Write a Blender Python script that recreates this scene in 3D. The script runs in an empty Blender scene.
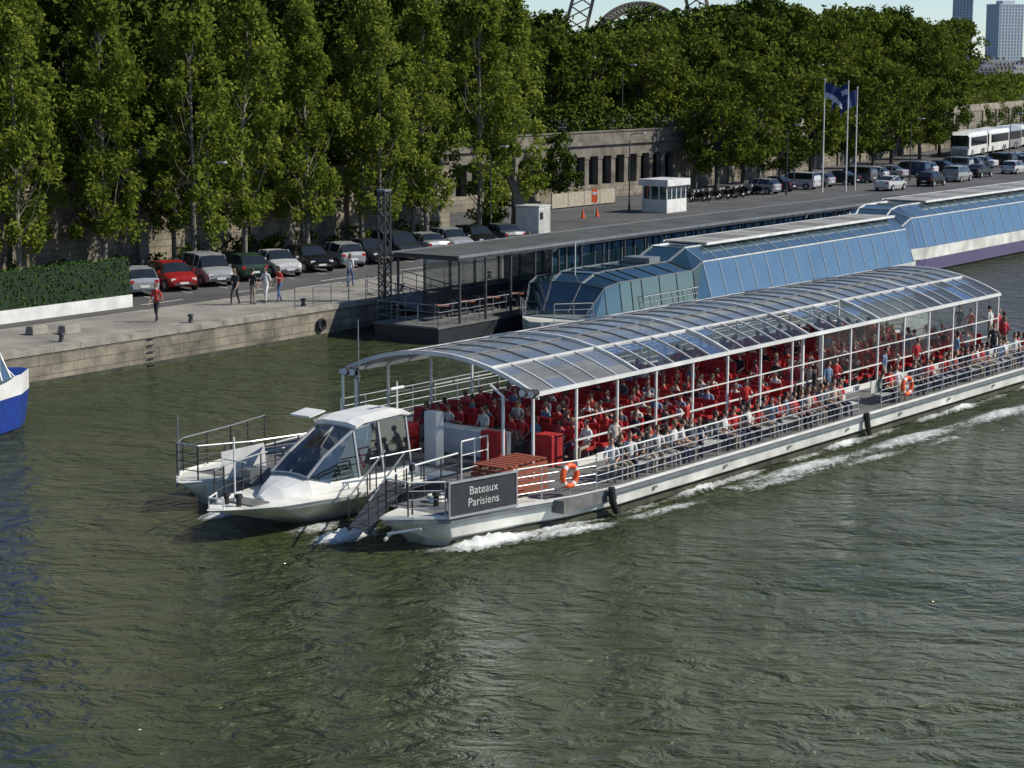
import bpy, bmesh, math, random
import numpy as np
from mathutils import Vector, Matrix
random.seed(7); rng=np.random.default_rng(7)
sc=bpy.context.scene
R=math.radians

# ------------------------------------------------------------------ materials
MATS={}
def nmat(name):
    m=bpy.data.materials.new(name); m.use_nodes=True
    nt=m.node_tree; b=nt.nodes.get('Principled BSDF'); return m,nt,b
def mat(name,c,rough=.6,metal=0,var=.18,scale=3.0,bump=0,bscale=20,detail=4,spec=.5,c2=None):
    if name in MATS: return MATS[name]
    m,nt,b=nmat(name); N=nt.nodes; L=nt.links
    tc=N.new('ShaderNodeTexCoord')
    nz=N.new('ShaderNodeTexNoise'); nz.inputs['Scale'].default_value=scale; nz.inputs['Detail'].default_value=detail
    L.new(tc.outputs['Object'],nz.inputs['Vector'])
    rp=N.new('ShaderNodeValToRGB'); rp.color_ramp.elements[0].position=.3; rp.color_ramp.elements[1].position=.7
    a=[max(0,x*(1-var)) for x in c]; d=[min(1,x*(1+var)) for x in (c2 or c)]
    rp.color_ramp.elements[0].color=(*a,1); rp.color_ramp.elements[1].color=(*d,1)
    L.new(nz.outputs['Fac'],rp.inputs['Fac']); L.new(rp.outputs['Color'],b.inputs['Base Color'])
    b.inputs['Roughness'].default_value=rough; b.inputs['Metallic'].default_value=metal
    b.inputs['Specular IOR Level'].default_value=spec
    if bump>0:
        n2=N.new('ShaderNodeTexNoise'); n2.inputs['Scale'].default_value=bscale; n2.inputs['Detail'].default_value=5
        L.new(tc.outputs['Object'],n2.inputs['Vector'])
        bp=N.new('ShaderNodeBump'); bp.inputs['Strength'].default_value=1; bp.inputs['Distance'].default_value=bump
        L.new(n2.outputs['Fac'],bp.inputs['Height']); L.new(bp.outputs['Normal'],b.inputs['Normal'])
    MATS[name]=m; return m
def palette(name,cols,mult=1.0,rough=.85):
    m,nt,b=nmat(name); N=nt.nodes; L=nt.links
    oi=N.new('ShaderNodeObjectInfo'); mu=N.new('ShaderNodeMath'); mu.operation='MULTIPLY'; mu.inputs[1].default_value=mult
    fr=N.new('ShaderNodeMath'); fr.operation='FRACT'
    L.new(oi.outputs['Random'],mu.inputs[0]); L.new(mu.outputs[0],fr.inputs[0])
    rp=N.new('ShaderNodeValToRGB'); cr=rp.color_ramp; cr.interpolation='CONSTANT'
    for i,c in enumerate(cols):
        e=cr.elements[i] if i<2 else cr.elements.new(i/len(cols))
        e.position=i/len(cols); e.color=(*c,1)
    L.new(fr.outputs[0],rp.inputs[0]); L.new(rp.outputs[0],b.inputs['Base Color']); b.inputs['Roughness'].default_value=rough
    return m
def glassmat(name,tint,refl=.12,opac=0.0,dcol=(.3,.3,.3),rough=.03,bump=0,gcol=(1,1,1),fmax=1.0):
    m=bpy.data.materials.new(name); m.use_nodes=True; nt=m.node_tree; N=nt.nodes; L=nt.links
    N.remove(N['Principled BSDF']); out=N['Material Output']
    tr=N.new('ShaderNodeBsdfTransparent'); tr.inputs[0].default_value=(*tint,1)
    df=N.new('ShaderNodeBsdfDiffuse'); df.inputs[0].default_value=(*dcol,1)
    tc=N.new('ShaderNodeTexCoord'); nz=N.new('ShaderNodeTexNoise'); nz.inputs['Scale'].default_value=.6; nz.inputs['Detail'].default_value=5
    L.new(tc.outputs['Object'],nz.inputs['Vector'])
    op=N.new('ShaderNodeMapRange'); op.inputs['From Min'].default_value=.3; op.inputs['From Max'].default_value=.7
    op.inputs['To Min'].default_value=opac*.75; op.inputs['To Max'].default_value=min(1,opac*1.25); L.new(nz.outputs['Fac'],op.inputs['Value'])
    m1=N.new('ShaderNodeMixShader'); L.new(op.outputs[0],m1.inputs[0]); L.new(tr.outputs[0],m1.inputs[1]); L.new(df.outputs[0],m1.inputs[2])
    gl=N.new('ShaderNodeBsdfGlossy'); gl.inputs['Roughness'].default_value=rough; gl.inputs[0].default_value=(*gcol,1)
    lw=N.new('ShaderNodeLayerWeight'); lw.inputs['Blend'].default_value=.25
    mr=N.new('ShaderNodeMapRange'); mr.inputs['To Min'].default_value=refl; mr.inputs['To Max'].default_value=fmax
    L.new(lw.outputs['Fresnel'],mr.inputs['Value'])
    if bump:
        n2=N.new('ShaderNodeTexNoise'); n2.inputs['Scale'].default_value=.5; L.new(tc.outputs['Object'],n2.inputs['Vector'])
        bp=N.new('ShaderNodeBump'); bp.inputs['Distance'].default_value=bump; L.new(n2.outputs['Fac'],bp.inputs['Height']); L.new(bp.outputs[0],gl.inputs['Normal'])
    m2=N.new('ShaderNodeMixShader'); L.new(mr.outputs[0],m2.inputs[0]); L.new(m1.outputs[0],m2.inputs[1]); L.new(gl.outputs[0],m2.inputs[2])
    L.new(m2.outputs[0],out.inputs['Surface']); return m

white=mat('white_paint',(.66,.66,.63),.35,var=.12,scale=1.2,c2=(.72,.72,.69))
framem=mat('roof_frame_paint',(.50,.50,.48),.35,var=.12,scale=1.2,c2=(.60,.60,.58))
hullw=mat('hull_white',(.58,.57,.51),.4,var=.25,scale=.8,c2=(.68,.68,.63))
offw=mat('off_white',(.50,.50,.46),.5)
steel=mat('steel',(.50,.51,.52),.35,.5,var=.1)
greym=mat('grey_metal',(.20,.21,.22),.45,.3)
dgrey=mat('dark_grey',(.045,.047,.05),.5)
black=mat('black_rubber',(.015,.015,.016),.6)
deckm=mat('deck_grey',(.13,.13,.125),.8,bump=.004,var=.3)
red=mat('seat_red',(.40,.016,.016),.7,var=.3,scale=2)
orange=mat('lifebuoy_orange',(.75,.10,.02),.5)
wood=mat('wood_red',(.24,.06,.03),.7,var=.35,scale=9)
stone=mat('quay_stone',(.27,.25,.21),.9,var=.35,scale=1.3,bump=.03,bscale=4)
stoneL=mat('wall_stone',(.25,.222,.175),.9,var=.4,scale=.6,bump=.02,bscale=3)
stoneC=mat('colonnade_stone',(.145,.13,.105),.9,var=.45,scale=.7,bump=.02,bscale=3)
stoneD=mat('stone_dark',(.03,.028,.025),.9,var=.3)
asph=mat('asphalt',(.078,.076,.073),.9,var=.3,scale=.25,bump=.004,bscale=30)
conc=mat('promenade_paving',(.24,.225,.195),.9,var=.3,scale=.5,bump=.004,bscale=20)
linew=mat('road_paint',(.5,.5,.48),.8,var=.3)
algae=mat('algae_band',(.045,.05,.028),.7,var=.5,scale=2)
barkm=mat('bark',(.08,.07,.055),.9,var=.4,scale=5,bump=.02,bscale=12)
barkp=mat('bark_pale',(.18,.165,.13),.9,var=.4,scale=3,bump=.02,bscale=8)
tyre=black
cglass=mat('car_window',(.015,.018,.02),.06,spec=.8)
lampred=mat('tail_lamp',(.4,.01,.01),.3); lampw=mat('head_lamp',(.7,.7,.68),.15)
roofglass=glassmat('roof_frosted_glass',(.40,.43,.44),.05,.58,(.29,.30,.295),.25,0,(.8,.8,.79),.6)
clearglass=glassmat('roof_clear_glass',(.82,.86,.87),.03,.02,(.5,.5,.5),.03,0,(1,1,1),.6)
blueglass=glassmat('boat_window_glass',(.16,.27,.31),.30,.45,(.085,.15,.185),.05,.02,(.88,.96,1))
wheelglass=glassmat('wheelhouse_glass',(.14,.26,.31),.18,.60,(.016,.045,.062),.05,.01,(.8,.95,1),.7)
darkglass=glassmat('cockpit_glass',(.40,.47,.49),.10,.22,(.015,.025,.03),.03)
skin=palette('skin',[(.46,.26,.18),(.38,.21,.14),(.50,.30,.21),(.22,.12,.08),(.44,.25,.17)],3.7,.6)
hairm=palette('hair',[(.018,.012,.009),(.04,.024,.014),(.012,.010,.009),(.14,.09,.04),(.06,.038,.02),(.03,.02,.015)],7.3,.6)
shirt=palette('shirt',[(.50,.03,.03),(.60,.60,.58),(.04,.05,.09),(.45,.03,.03),(.50,.44,.36),(.03,.03,.035),(.45,.03,.04),(.16,.24,.36),(.64,.64,.62),(.5,.08,.10),(.10,.11,.13),(.02,.02,.025),(.5,.03,.03)],1.0)
pants=palette('trousers',[(.03,.035,.05),(.05,.06,.10),(.30,.26,.20),(.02,.02,.02),(.36,.34,.31)],5.1)
shoe=mat('shoes',(.04,.035,.03),.6)
eyem=mat('eye_dark',(.02,.02,.02),.3); lipm=mat('lip',(.30,.10,.09),.5)

def stoneblocks(name,c,sx,sy):
    m,nt,b=nmat(name); N=nt.nodes; L=nt.links
    tc=N.new('ShaderNodeTexCoord'); sp=N.new('ShaderNodeSeparateXYZ'); cb=N.new('ShaderNodeCombineXYZ')
    L.new(tc.outputs['Object'],sp.inputs[0]); L.new(sp.outputs['X'],cb.inputs['X']); L.new(sp.outputs['Z'],cb.inputs['Y'])
    br=N.new('ShaderNodeTexBrick'); br.inputs['Scale'].default_value=1; br.inputs['Brick Width'].default_value=sx; br.inputs['Row Height'].default_value=sy
    br.inputs['Mortar Size'].default_value=.015; br.inputs['Color1'].default_value=(*c,1); br.inputs['Color2'].default_value=(*[x*.85 for x in c],1); br.inputs['Mortar'].default_value=(*[x*.5 for x in c],1)
    L.new(cb.outputs[0],br.inputs['Vector'])
    nz=N.new('ShaderNodeTexNoise'); nz.inputs['Scale'].default_value=.7; nz.inputs['Detail'].default_value=8; nz.inputs['Roughness'].default_value=.65; L.new(tc.outputs['Object'],nz.inputs['Vector'])
    rp=N.new('ShaderNodeValToRGB'); rp.color_ramp.elements[0].color=(.28,.28,.26,1); rp.color_ramp.elements[1].color=(1.15,1.12,1.08,1)
    rp.color_ramp.elements[0].position=.35; rp.color_ramp.elements[1].position=.62; L.new(nz.outputs['Fac'],rp.inputs[0])
    mx=N.new('ShaderNodeMix'); mx.data_type='RGBA'; mx.blend_type='MULTIPLY'; mx.inputs[0].default_value=.85
    L.new(br.outputs['Color'],mx.inputs[6]); L.new(rp.outputs[0],mx.inputs[7]); L.new(mx.outputs[2],b.inputs['Base Color'])
    bp=N.new('ShaderNodeBump'); bp.inputs['Distance'].default_value=.02; L.new(br.outputs['Fac'],bp.inputs['Height']); bp.invert=True
    L.new(bp.outputs[0],b.inputs['Normal']); b.inputs['Roughness'].default_value=.9; return m
quaywallm=stoneblocks('quay_wall_blocks',(.27,.245,.195),1.3,.42)
retwallm=stoneblocks('retaining_wall_blocks',(.27,.24,.185),1.1,.4)

# ------------------------------------------------------------------ mesh builder
class MB:
    def __init__(s): s.v=[];s.f=[];s.m=[];s.mats=[]
    def mi(s,m):
        if m not in s.mats: s.mats.append(m)
        return s.mats.index(m)
    def add(s,vs,fs,m):
        o=len(s.v); s.v+= [tuple(v) for v in vs]; k=s.mi(m)
        for f in fs: s.f.append(tuple(o+i for i in f)); s.m.append(k)
    def box2(s,a,b,m):
        x0,y0,z0=a;x1,y1,z1=b
        s.add([(x0,y0,z0),(x1,y0,z0),(x1,y1,z0),(x0,y1,z0),(x0,y0,z1),(x1,y0,z1),(x1,y1,z1),(x0,y1,z1)],
              [(0,3,2,1),(4,5,6,7),(0,1,5,4),(1,2,6,5),(2,3,7,6),(3,0,4,7)],m)
    def box(s,c,sz,m): s.box2([c[i]-sz[i]/2 for i in range(3)],[c[i]+sz[i]/2 for i in range(3)],m)
    def beam(s,p,q,w,h,m,up=(0,0,1)):
        p=Vector(p);q=Vector(q);t=(q-p).normalized();u=Vector(up)
        if abs(t.dot(u))>.98:u=Vector((1,0,0))
        r=t.cross(u).normalized();u=r.cross(t)
        vs=[]
        for b in (p,q):
            for i,j in((-1,-1),(1,-1),(1,1),(-1,1)): vs.append(b+r*(i*w/2)+u*(j*h/2))
        s.add(vs,[(0,3,2,1),(4,5,6,7),(0,1,5,4),(1,2,6,5),(2,3,7,6),(3,0,4,7)],m)
    def tube(s,pts,r,m,n=6,cap=True):
        pts=[Vector(p) for p in pts]; rr=r if isinstance(r,(list,tuple)) else [r]*len(pts)
        vs=[]
        for i,p in enumerate(pts):
            t=(pts[min(i+1,len(pts)-1)]-pts[max(i-1,0)]).normalized()
            u=Vector((0,0,1)) if abs(t.z)<.95 else Vector((1,0,0))
            a=t.cross(u).normalized(); b=t.cross(a)
            for k in range(n):
                an=2*math.pi*k/n; vs.append(p+(a*math.cos(an)+b*math.sin(an))*rr[i])
        fs=[]
        for i in range(len(pts)-1):
            for k in range(n): fs.append((i*n+k,i*n+(k+1)%n,(i+1)*n+(k+1)%n,(i+1)*n+k))
        if cap: fs.append(tuple(range(n))[::-1]); fs.append(tuple(range((len(pts)-1)*n,len(pts)*n)))
        s.add(vs,fs,m)
    def quad(s,a,b,c,d,m): s.add([a,b,c,d],[(0,1,2,3)],m)
    def torus(s,c,ax,Rr,r,m,n=20,k=8,m2=None):
        c=Vector(c);ax=Vector(ax).normalized();u=ax.orthogonal().normalized();w=ax.cross(u)
        vs=[]
        for i in range(n):
            a=2*math.pi*i/n; d=u*math.cos(a)+w*math.sin(a)
            for j in range(k):
                b=2*math.pi*j/k; vs.append(c+d*(Rr+r*math.cos(b))+ax*r*math.sin(b))
        f1=[];f2=[]
        for i in range(n):
            for j in range(k):
                (f2 if (m2 and i%5==0) else f1).append((i*k+j,i*k+(j+1)%k,((i+1)%n)*k+(j+1)%k,((i+1)%n)*k+j))
        o=len(s.v); s.v+=[tuple(v) for v in vs]
        for fs,mm in((f1,m),(f2,m2)):
            if fs:
                kk=s.mi(mm)
                for f in fs: s.f.append(tuple(o+i for i in f)); s.m.append(kk)
    def loft(s,rings,m,cap=True,closed=True,mf=None):
        n=len(rings[0]); o=len(s.v)
        for r in rings: s.v+=[tuple(p) for p in r]
        for i in range(len(rings)-1):
            for k in range(n if closed else n-1):
                s.f.append((o+i*n+k,o+i*n+(k+1)%n,o+(i+1)*n+(k+1)%n,o+(i+1)*n+k))
                mm=mf(i,k) if mf else m
                s.m.append(s.mi(mm or m))
        if cap and closed:
            s.f.append(tuple(o+k for k in range(n))[::-1]); s.m.append(s.mi(m))
            s.f.append(tuple(o+(len(rings)-1)*n+k for k in range(n))); s.m.append(s.mi(m))
    def mesh(s,name):
        me=bpy.data.meshes.new(name); me.from_pydata(s.v,[],s.f)
        for m in s.mats: me.materials.append(m)
        me.polygons.foreach_set('material_index',s.m)
        bm=bmesh.new(); bm.from_mesh(me); bmesh.ops.recalc_face_normals(bm,faces=bm.faces); bm.to_mesh(me); bm.free()
        return me
    def build(s,name,parent=None,loc=None,rz=0,bevel=0,sub=0,smooth=False):
        me=s.mesh(name); o=bpy.data.objects.new(name,me); sc.collection.objects.link(o)
        if parent: o.parent=parent
        if loc is not None: o.location=loc
        o.rotation_euler=(0,0,rz)
        if smooth: me.polygons.foreach_set('use_smooth',[True]*len(me.polygons))
        if bevel:
            b=o.modifiers.new('b','BEVEL'); b.width=bevel; b.segments=2; b.limit_method='ANGLE'
        if sub:
            b=o.modifiers.new('s','SUBSURF'); b.levels=sub; b.render_levels=sub
        return o
def empty(name,loc,rz=0):
    e=bpy.data.objects.new(name,None); sc.collection.objects.link(e); e.location=loc; e.rotation_euler=(0,0,rz); return e
def inst(name,me,loc,rz=0,scale=1,parent=None):
    o=bpy.data.objects.new(name,me); sc.collection.objects.link(o); o.location=loc; o.rotation_euler=(0,0,rz)
    o.scale=(scale,)*3 if not isinstance(scale,tuple) else scale
    if parent:o.parent=parent
    return o

# frames
BO=(-1.481,55.52,0); BR=R(52.6)
QO=(-20.5,83.6,0); QR=R(55)
def Q(u,v,z=0): return (QO[0]+u*math.cos(QR)-v*math.sin(QR), QO[1]+u*math.sin(QR)+v*math.cos(QR), z)
def B(s,c,z=0): return (BO[0]+s*math.cos(BR)-c*math.sin(BR), BO[1]+s*math.sin(BR)+c*math.cos(BR), z)
QZ=1.6; UZ=6.5
def bend(u): return max(0,u-114)*.17

# ------------------------------------------------------------------ world, sun, camera
SA=R(92); SE=R(42)
w=bpy.data.worlds.new('World'); sc.world=w; w.use_nodes=True
nt=w.node_tree; sk=nt.nodes.new('ShaderNodeTexSky'); sk.sky_type='NISHITA'; sk.sun_disc=False
sk.sun_elevation=SE; sk.sun_rotation=SA; sk.air_density=.75; sk.dust_density=.1; sk.ozone_density=4.0
nt.links.new(sk.outputs[0],nt.nodes['Background'].inputs[0]); nt.nodes['Background'].inputs[1].default_value=.125
sd=bpy.data.lights.new('sun','SUN'); sd.energy=5.0; sd.angle=R(.5); sd.color=(1,.94,.82)
so=bpy.data.objects.new('sun',sd); sc.collection.objects.link(so)
S=Vector((math.sin(SA)*math.cos(SE),math.cos(SA)*math.cos(SE),math.sin(SE))); so.rotation_euler=S.to_track_quat('Z','Y').to_euler(); so.location=(60,0,80)
cd=bpy.data.cameras.new('camera'); co=bpy.data.objects.new('camera',cd); sc.collection.objects.link(co)
co.location=(0,0,13.5); co.rotation_euler=(R(90-9.063),0,0); cd.lens=70.31; cd.sensor_width=36; cd.clip_end=9000; cd.clip_start=.5
sc.camera=co; sc.view_settings.view_transform='Standard'; sc.view_settings.look='None'; sc.view_settings.exposure=0

# ------------------------------------------------------------------ water
def water():
    m,nt,b=nmat('river_water'); N=nt.nodes; L=nt.links
    tc=N.new('ShaderNodeTexCoord')
    mp=N.new('ShaderNodeMapping'); mp.inputs['Rotation'].default_value=(0,0,R(-25)); mp.inputs['Scale'].default_value=(.75,1.15,1)
    L.new(tc.outputs['Object'],mp.inputs[0])
    def nz(s,d,dist=0,r=.5):
        n=N.new('ShaderNodeTexNoise'); n.inputs['Scale'].default_value=s; n.inputs['Detail'].default_value=d; n.inputs['Distortion'].default_value=dist; n.inputs['Roughness'].default_value=r; L.new(mp.outputs[0],n.inputs['Vector']); return n
    n1=nz(.24,3,.7); n2=nz(.95,4,1.4,.55); n4=nz(4.2,4,.6,.6); n3=nz(.07,3)
    def bump(h,d,prev=None):
        b1=N.new('ShaderNodeBump'); b1.inputs['Distance'].default_value=d; L.new(h,b1.inputs['Height'])
        if prev: L.new(prev.outputs[0],b1.inputs['Normal'])
        return b1
    b1=bump(n1.outputs['Fac'],1.05)
    mr=N.new('ShaderNodeMapRange'); mr.inputs['From Min'].default_value=.35; mr.inputs['From Max'].default_value=.65; mr.inputs['To Min'].default_value=.55; mr.inputs['To Max'].default_value=1.3; L.new(n3.outputs['Fac'],mr.inputs[0])
    def mul(n):
        mm=N.new('ShaderNodeMath'); mm.operation='MULTIPLY'; L.new(n.outputs['Fac'],mm.inputs[0]); L.new(mr.outputs[0],mm.inputs[1]); return mm.outputs[0]
    b2=bump(mul(n2),.60,b1); b3=bump(mul(n4),.095,b2)
    L.new(b3.outputs[0],b.inputs['Normal'])
    rp=N.new('ShaderNodeValToRGB'); rp.color_ramp.elements[0].color=(.038,.050,.020,1); rp.color_ramp.elements[1].color=(.064,.076,.031,1)
    rp.color_ramp.elements[0].position=.35; rp.color_ramp.elements[1].position=.65
    L.new(n3.outputs['Fac'],rp.inputs[0]); L.new(rp.outputs[0],b.inputs['Base Color'])
    b.inputs['Roughness'].default_value=.06; b.inputs['IOR'].default_value=1.33
    b.inputs['Specular Tint'].default_value=(.95,1,.86,1)
    mb=MB(); mb.quad((-3000,-400,0),(5000,-400,0),(5000,7000,0),(-3000,7000,0),m); mb.build('river_water')
water()

def foam():
    m=bpy.data.materials.new('wake_foam'); m.use_nodes=True; nt=m.node_tree; N=nt.nodes; L=nt.links
    b=N['Principled BSDF']; b.inputs['Base Color'].default_value=(.72,.75,.72,1); b.inputs['Roughness'].default_value=.6
    at=N.new('ShaderNodeAttribute'); at.attribute_name='foam'
    tc=N.new('ShaderNodeTexCoord'); mp=N.new('ShaderNodeMapping'); mp.inputs['Scale'].default_value=(.8,1.5,1); L.new(tc.outputs['Object'],mp.inputs[0])
    nz=N.new('ShaderNodeTexNoise'); nz.inputs['Scale'].default_value=2.4; nz.inputs['Detail'].default_value=9; nz.inputs['Roughness'].default_value=.78; nz.inputs['Distortion'].default_value=1.2; L.new(mp.outputs[0],nz.inputs['Vector'])
    a=N.new('ShaderNodeMath'); a.operation='ADD'; L.new(nz.outputs['Fac'],a.inputs[0]); L.new(at.outputs['Fac'],a.inputs[1])
    r=N.new('ShaderNodeMapRange'); r.inputs['From Min'].default_value=.88; r.inputs['From Max'].default_value=1.22; L.new(a.outputs[0],r.inputs[0])
    L.new(r.outputs[0],b.inputs['Alpha'])
    ds=.15; ss=np.arange(-6,48,ds); cs=np.arange(-9,9,ds)
    SS,CC=np.meshgrid(ss,cs,indexing='ij')
    def edge(s): return np.interp(s,[-2,-.6,1.8,4,6,48],[1.2,-.05,-.55,-1.1,-1.35,-1.35])
    d=edge(SS)-CC; f=np.zeros_like(SS)
    f=np.maximum(f,.95*np.exp(-((SS-.6)/2.0)**2-((d-.3)/.6)**2))
    f=np.maximum(f,.66*np.exp(-((SS-3.2)/2.6)**2-((d-.7)/.6)**2))
    f=np.maximum(f,.90*np.exp(-((SS+1.3)/1.5)**2-((CC-3.2)/.75)**2))
    f=np.maximum(f,.60*np.exp(-((SS+1.0)/1.5)**2-((CC-4.6)/.8)**2))
    f=np.maximum(f,.70*np.exp(-((SS+1.6)/1.0)**2-((CC-8.1)/.6)**2))
    al=.52+.12*np.sin(SS*.7)+.08*np.sin(SS*1.9+1)
    f=np.maximum(f,al*np.exp(-((d-.12)/.45)**2)*(SS>1))
    dc=d-(.3+.11*(SS-2)); f=np.maximum(f,(.45+.1*np.sin(SS*1.1))*np.exp(-(dc/.5)**2)*(SS>2)*(SS<24))
    dc=d-(.9+.06*(SS-12)); f=np.maximum(f,(.55+.10*np.sin(SS*.9))*np.exp(-(dc/.8)**2)*(SS>11))
    zz=.03+.45*np.clip(f-.4,0,1)*(.4+.9*rng.random(SS.shape))
    n0,n1=SS.shape
    me=bpy.data.meshes.new('wake_foam'); vs=np.stack([SS,CC,zz],-1).reshape(-1,3)
    idx=np.arange(n0*n1).reshape(n0,n1); fs=np.stack([idx[:-1,:-1],idx[1:,:-1],idx[1:,1:],idx[:-1,1:]],-1).reshape(-1,4)
    ff=f.reshape(-1); keep=ff[fs].max(1)>.15; fs=fs[keep]
    me.from_pydata(vs.tolist(),[],fs.tolist()); at=me.attributes.new('foam','FLOAT','POINT'); at.data.foreach_set('value',ff)
    me.materials.append(m); me.polygons.foreach_set('use_smooth',[True]*len(me.polygons))
    inst('wake_foam',me,BO,BR)
foam()

# ------------------------------------------------------------------ quay, ground
def qbuild(mb,name,**k): return mb.build(name,loc=QO,rz=QR,**k)
mb=MB()
mb.box2((-60,0,-1.5),(700,.6,QZ-.25),quaywallm)
mb.box2((-60,-.02,-1.5),(700,0,.22),algae)
for i in range(-40,60):
    mb.box2((i*1.5+.01,-.05,QZ-.25),(i*1.5+1.49,.65,QZ+.003),stone)
mb.box2((90.01,-.05,QZ-.25),(700,.65,QZ+.003),stone)
for u in (-3,19): mb.torus((u,-.12,.7),(0,1,0),.26,.09,black,14,6)
for k in range(5): mb.box2((7.0,-.1,.1+k*.3),(7.45,-.06,.14+k*.3),dgrey)
qbuild(mb,'quay_wall')
mb=MB(); mb.box2((-60,.65,QZ-.4),(700,6.0,QZ),conc); qbuild(mb,'quay_pavement')
mb=MB(); mb.box2((-60,6.0,QZ-.4),(700,6.18,QZ+.004),stone); qbuild(mb,'kerb')
mb=MB(); mb.box2((-60,6.18,QZ-.6),(700,120,QZ-.12),asph); qbuild(mb,'quay_road')
mb=MB()
for i in range(14):
    u=17.5+2.9*i; v=10.0+.04*2.9*i
    mb.beam((u,v,QZ-.114),(u+1.3,v+4.6,QZ-.114),.1,.004,linew)
for i in range(22): mb.box2((96+i*4,21.5,QZ-.118),(96.1+i*4,26.5,QZ-.112),linew)
for i in range(30): mb.box2((15+i*7,8.4,QZ-.118),(18+i*7,8.52,QZ-.112),linew)
qbuild(mb,'road_markings')
soil=mat('upper_ground',(.06,.06,.04),.95,var=.4)
mb=MB()
mb.quad((-90,24.2,UZ),(62,24.2,UZ),(62,3000,UZ),(-90,3000,UZ),soil)
mb.quad((62,34.2,UZ),(114,34.2,UZ),(114,3000,UZ),(62,3000,UZ),soil)
mb.quad((114,34.2,UZ),(500,34.2+bend(500),UZ),(500,3000,UZ),(114,3000,UZ),soil)
mb.quad((500,-100,1.4),(5000,-100,1.4),(5000,3000,1.4),(500,3000,1.4),soil)
qbuild(mb,'ground')
mb=MB()
mb.box2((-90,24,QZ-.5),(62,24.5,UZ-.1),retwallm); mb.box2((-90,23.85,UZ-.1),(62.15,24.6,UZ+.2),stoneL)
mb.box2((61.6,24.5,QZ-.5),(62,34,UZ-.1),retwallm)
for i in range(12): mb.box2((-60+i*10,23.7,QZ-.5),(-59.2+i*10,24,UZ-.1),stoneL)
qbuild(mb,'retaining_wall')
mb=MB()
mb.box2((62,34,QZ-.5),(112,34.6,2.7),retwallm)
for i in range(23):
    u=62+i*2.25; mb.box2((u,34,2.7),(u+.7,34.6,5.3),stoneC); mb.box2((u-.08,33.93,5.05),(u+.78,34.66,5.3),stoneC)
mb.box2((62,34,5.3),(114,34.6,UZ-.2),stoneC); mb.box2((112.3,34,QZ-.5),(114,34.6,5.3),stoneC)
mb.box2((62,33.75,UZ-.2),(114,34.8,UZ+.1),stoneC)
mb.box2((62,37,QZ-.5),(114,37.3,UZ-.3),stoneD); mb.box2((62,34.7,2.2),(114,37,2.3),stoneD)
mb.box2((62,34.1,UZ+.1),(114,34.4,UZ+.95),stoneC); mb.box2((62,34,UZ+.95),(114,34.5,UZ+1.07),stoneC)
qbuild(mb,'stone_colonnade')
mb=MB()
mb.box2((0,0,QZ-.5),(390,.5,UZ),retwallm); mb.box2((0,-.1,UZ),(390,.6,UZ+.25),stoneL); mb.box2((0,.1,UZ+.25),(390,.4,UZ+1.0),stoneL)
for i in range(38): mb.box2((2+i*10,-.25,QZ-.5),(2.8+i*10,0,UZ),stoneL)
mb.build('retaining_wall',loc=Q(114,34),rz=QR+math.atan(.17))

# ------------------------------------------------------------------ foliage
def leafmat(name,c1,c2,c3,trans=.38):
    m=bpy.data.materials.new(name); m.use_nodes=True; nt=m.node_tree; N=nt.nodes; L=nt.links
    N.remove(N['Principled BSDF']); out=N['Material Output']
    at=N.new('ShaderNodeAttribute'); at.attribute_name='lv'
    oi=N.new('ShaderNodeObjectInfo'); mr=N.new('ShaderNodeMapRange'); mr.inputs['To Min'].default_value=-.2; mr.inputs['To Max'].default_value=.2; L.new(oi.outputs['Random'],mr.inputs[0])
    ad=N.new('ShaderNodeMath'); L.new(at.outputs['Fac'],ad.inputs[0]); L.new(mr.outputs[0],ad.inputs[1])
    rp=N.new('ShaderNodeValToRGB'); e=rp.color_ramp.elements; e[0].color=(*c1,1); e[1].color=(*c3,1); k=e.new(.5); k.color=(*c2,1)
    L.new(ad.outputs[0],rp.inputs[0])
    d=N.new('ShaderNodeBsdfDiffuse'); L.new(rp.outputs[0],d.inputs[0])
    if trans:
        t=N.new('ShaderNodeBsdfTranslucent'); L.new(rp.outputs[0],t.inputs[0])
        a=N.new('ShaderNodeMixShader'); a.inputs[0].default_value=trans; L.new(d.outputs[0],a.inputs[1]); L.new(t.outputs[0],a.inputs[2])
        L.new(a.outputs[0],out.inputs['Surface'])
    else: L.new(d.outputs[0],out.inputs['Surface'])
    return m
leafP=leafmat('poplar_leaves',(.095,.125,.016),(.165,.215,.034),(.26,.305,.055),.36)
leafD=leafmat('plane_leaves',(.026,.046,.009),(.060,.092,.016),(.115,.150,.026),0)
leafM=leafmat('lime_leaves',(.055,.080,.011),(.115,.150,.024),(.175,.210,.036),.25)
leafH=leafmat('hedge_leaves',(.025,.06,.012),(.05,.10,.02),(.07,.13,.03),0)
def leafcloud(centers,radii,n,smin,smax,shell=.55):
    C=[];Vv=[]
    for c,r in zip(centers,radii):
        d=rng.normal(size=(n,3)); d/=np.linalg.norm(d,axis=1)[:,None]
        rad=(shell+(1-shell)*rng.random(n))**.8
        p=np.array(c)+d*rad[:,None]*np.array(r)
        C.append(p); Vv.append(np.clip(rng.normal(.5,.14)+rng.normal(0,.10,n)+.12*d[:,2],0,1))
    C=np.concatenate(C);Vv=np.concatenate(Vv);N=len(C)
    nrm=rng.normal(size=(N,3)); nrm[:,2]+=.5; nrm/=np.linalg.norm(nrm,axis=1)[:,None]
    a=np.cross(nrm,rng.normal(size=(N,3))); a/=np.linalg.norm(a,axis=1)[:,None]; b=np.cross(nrm,a)
    s=rng.uniform(smin,smax,N)[:,None]
    v=np.stack([C-a*s,C-b*s*.6,C+a*s,C+b*s*.6],1).reshape(-1,3)
    return v,np.repeat(Vv,4)
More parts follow.
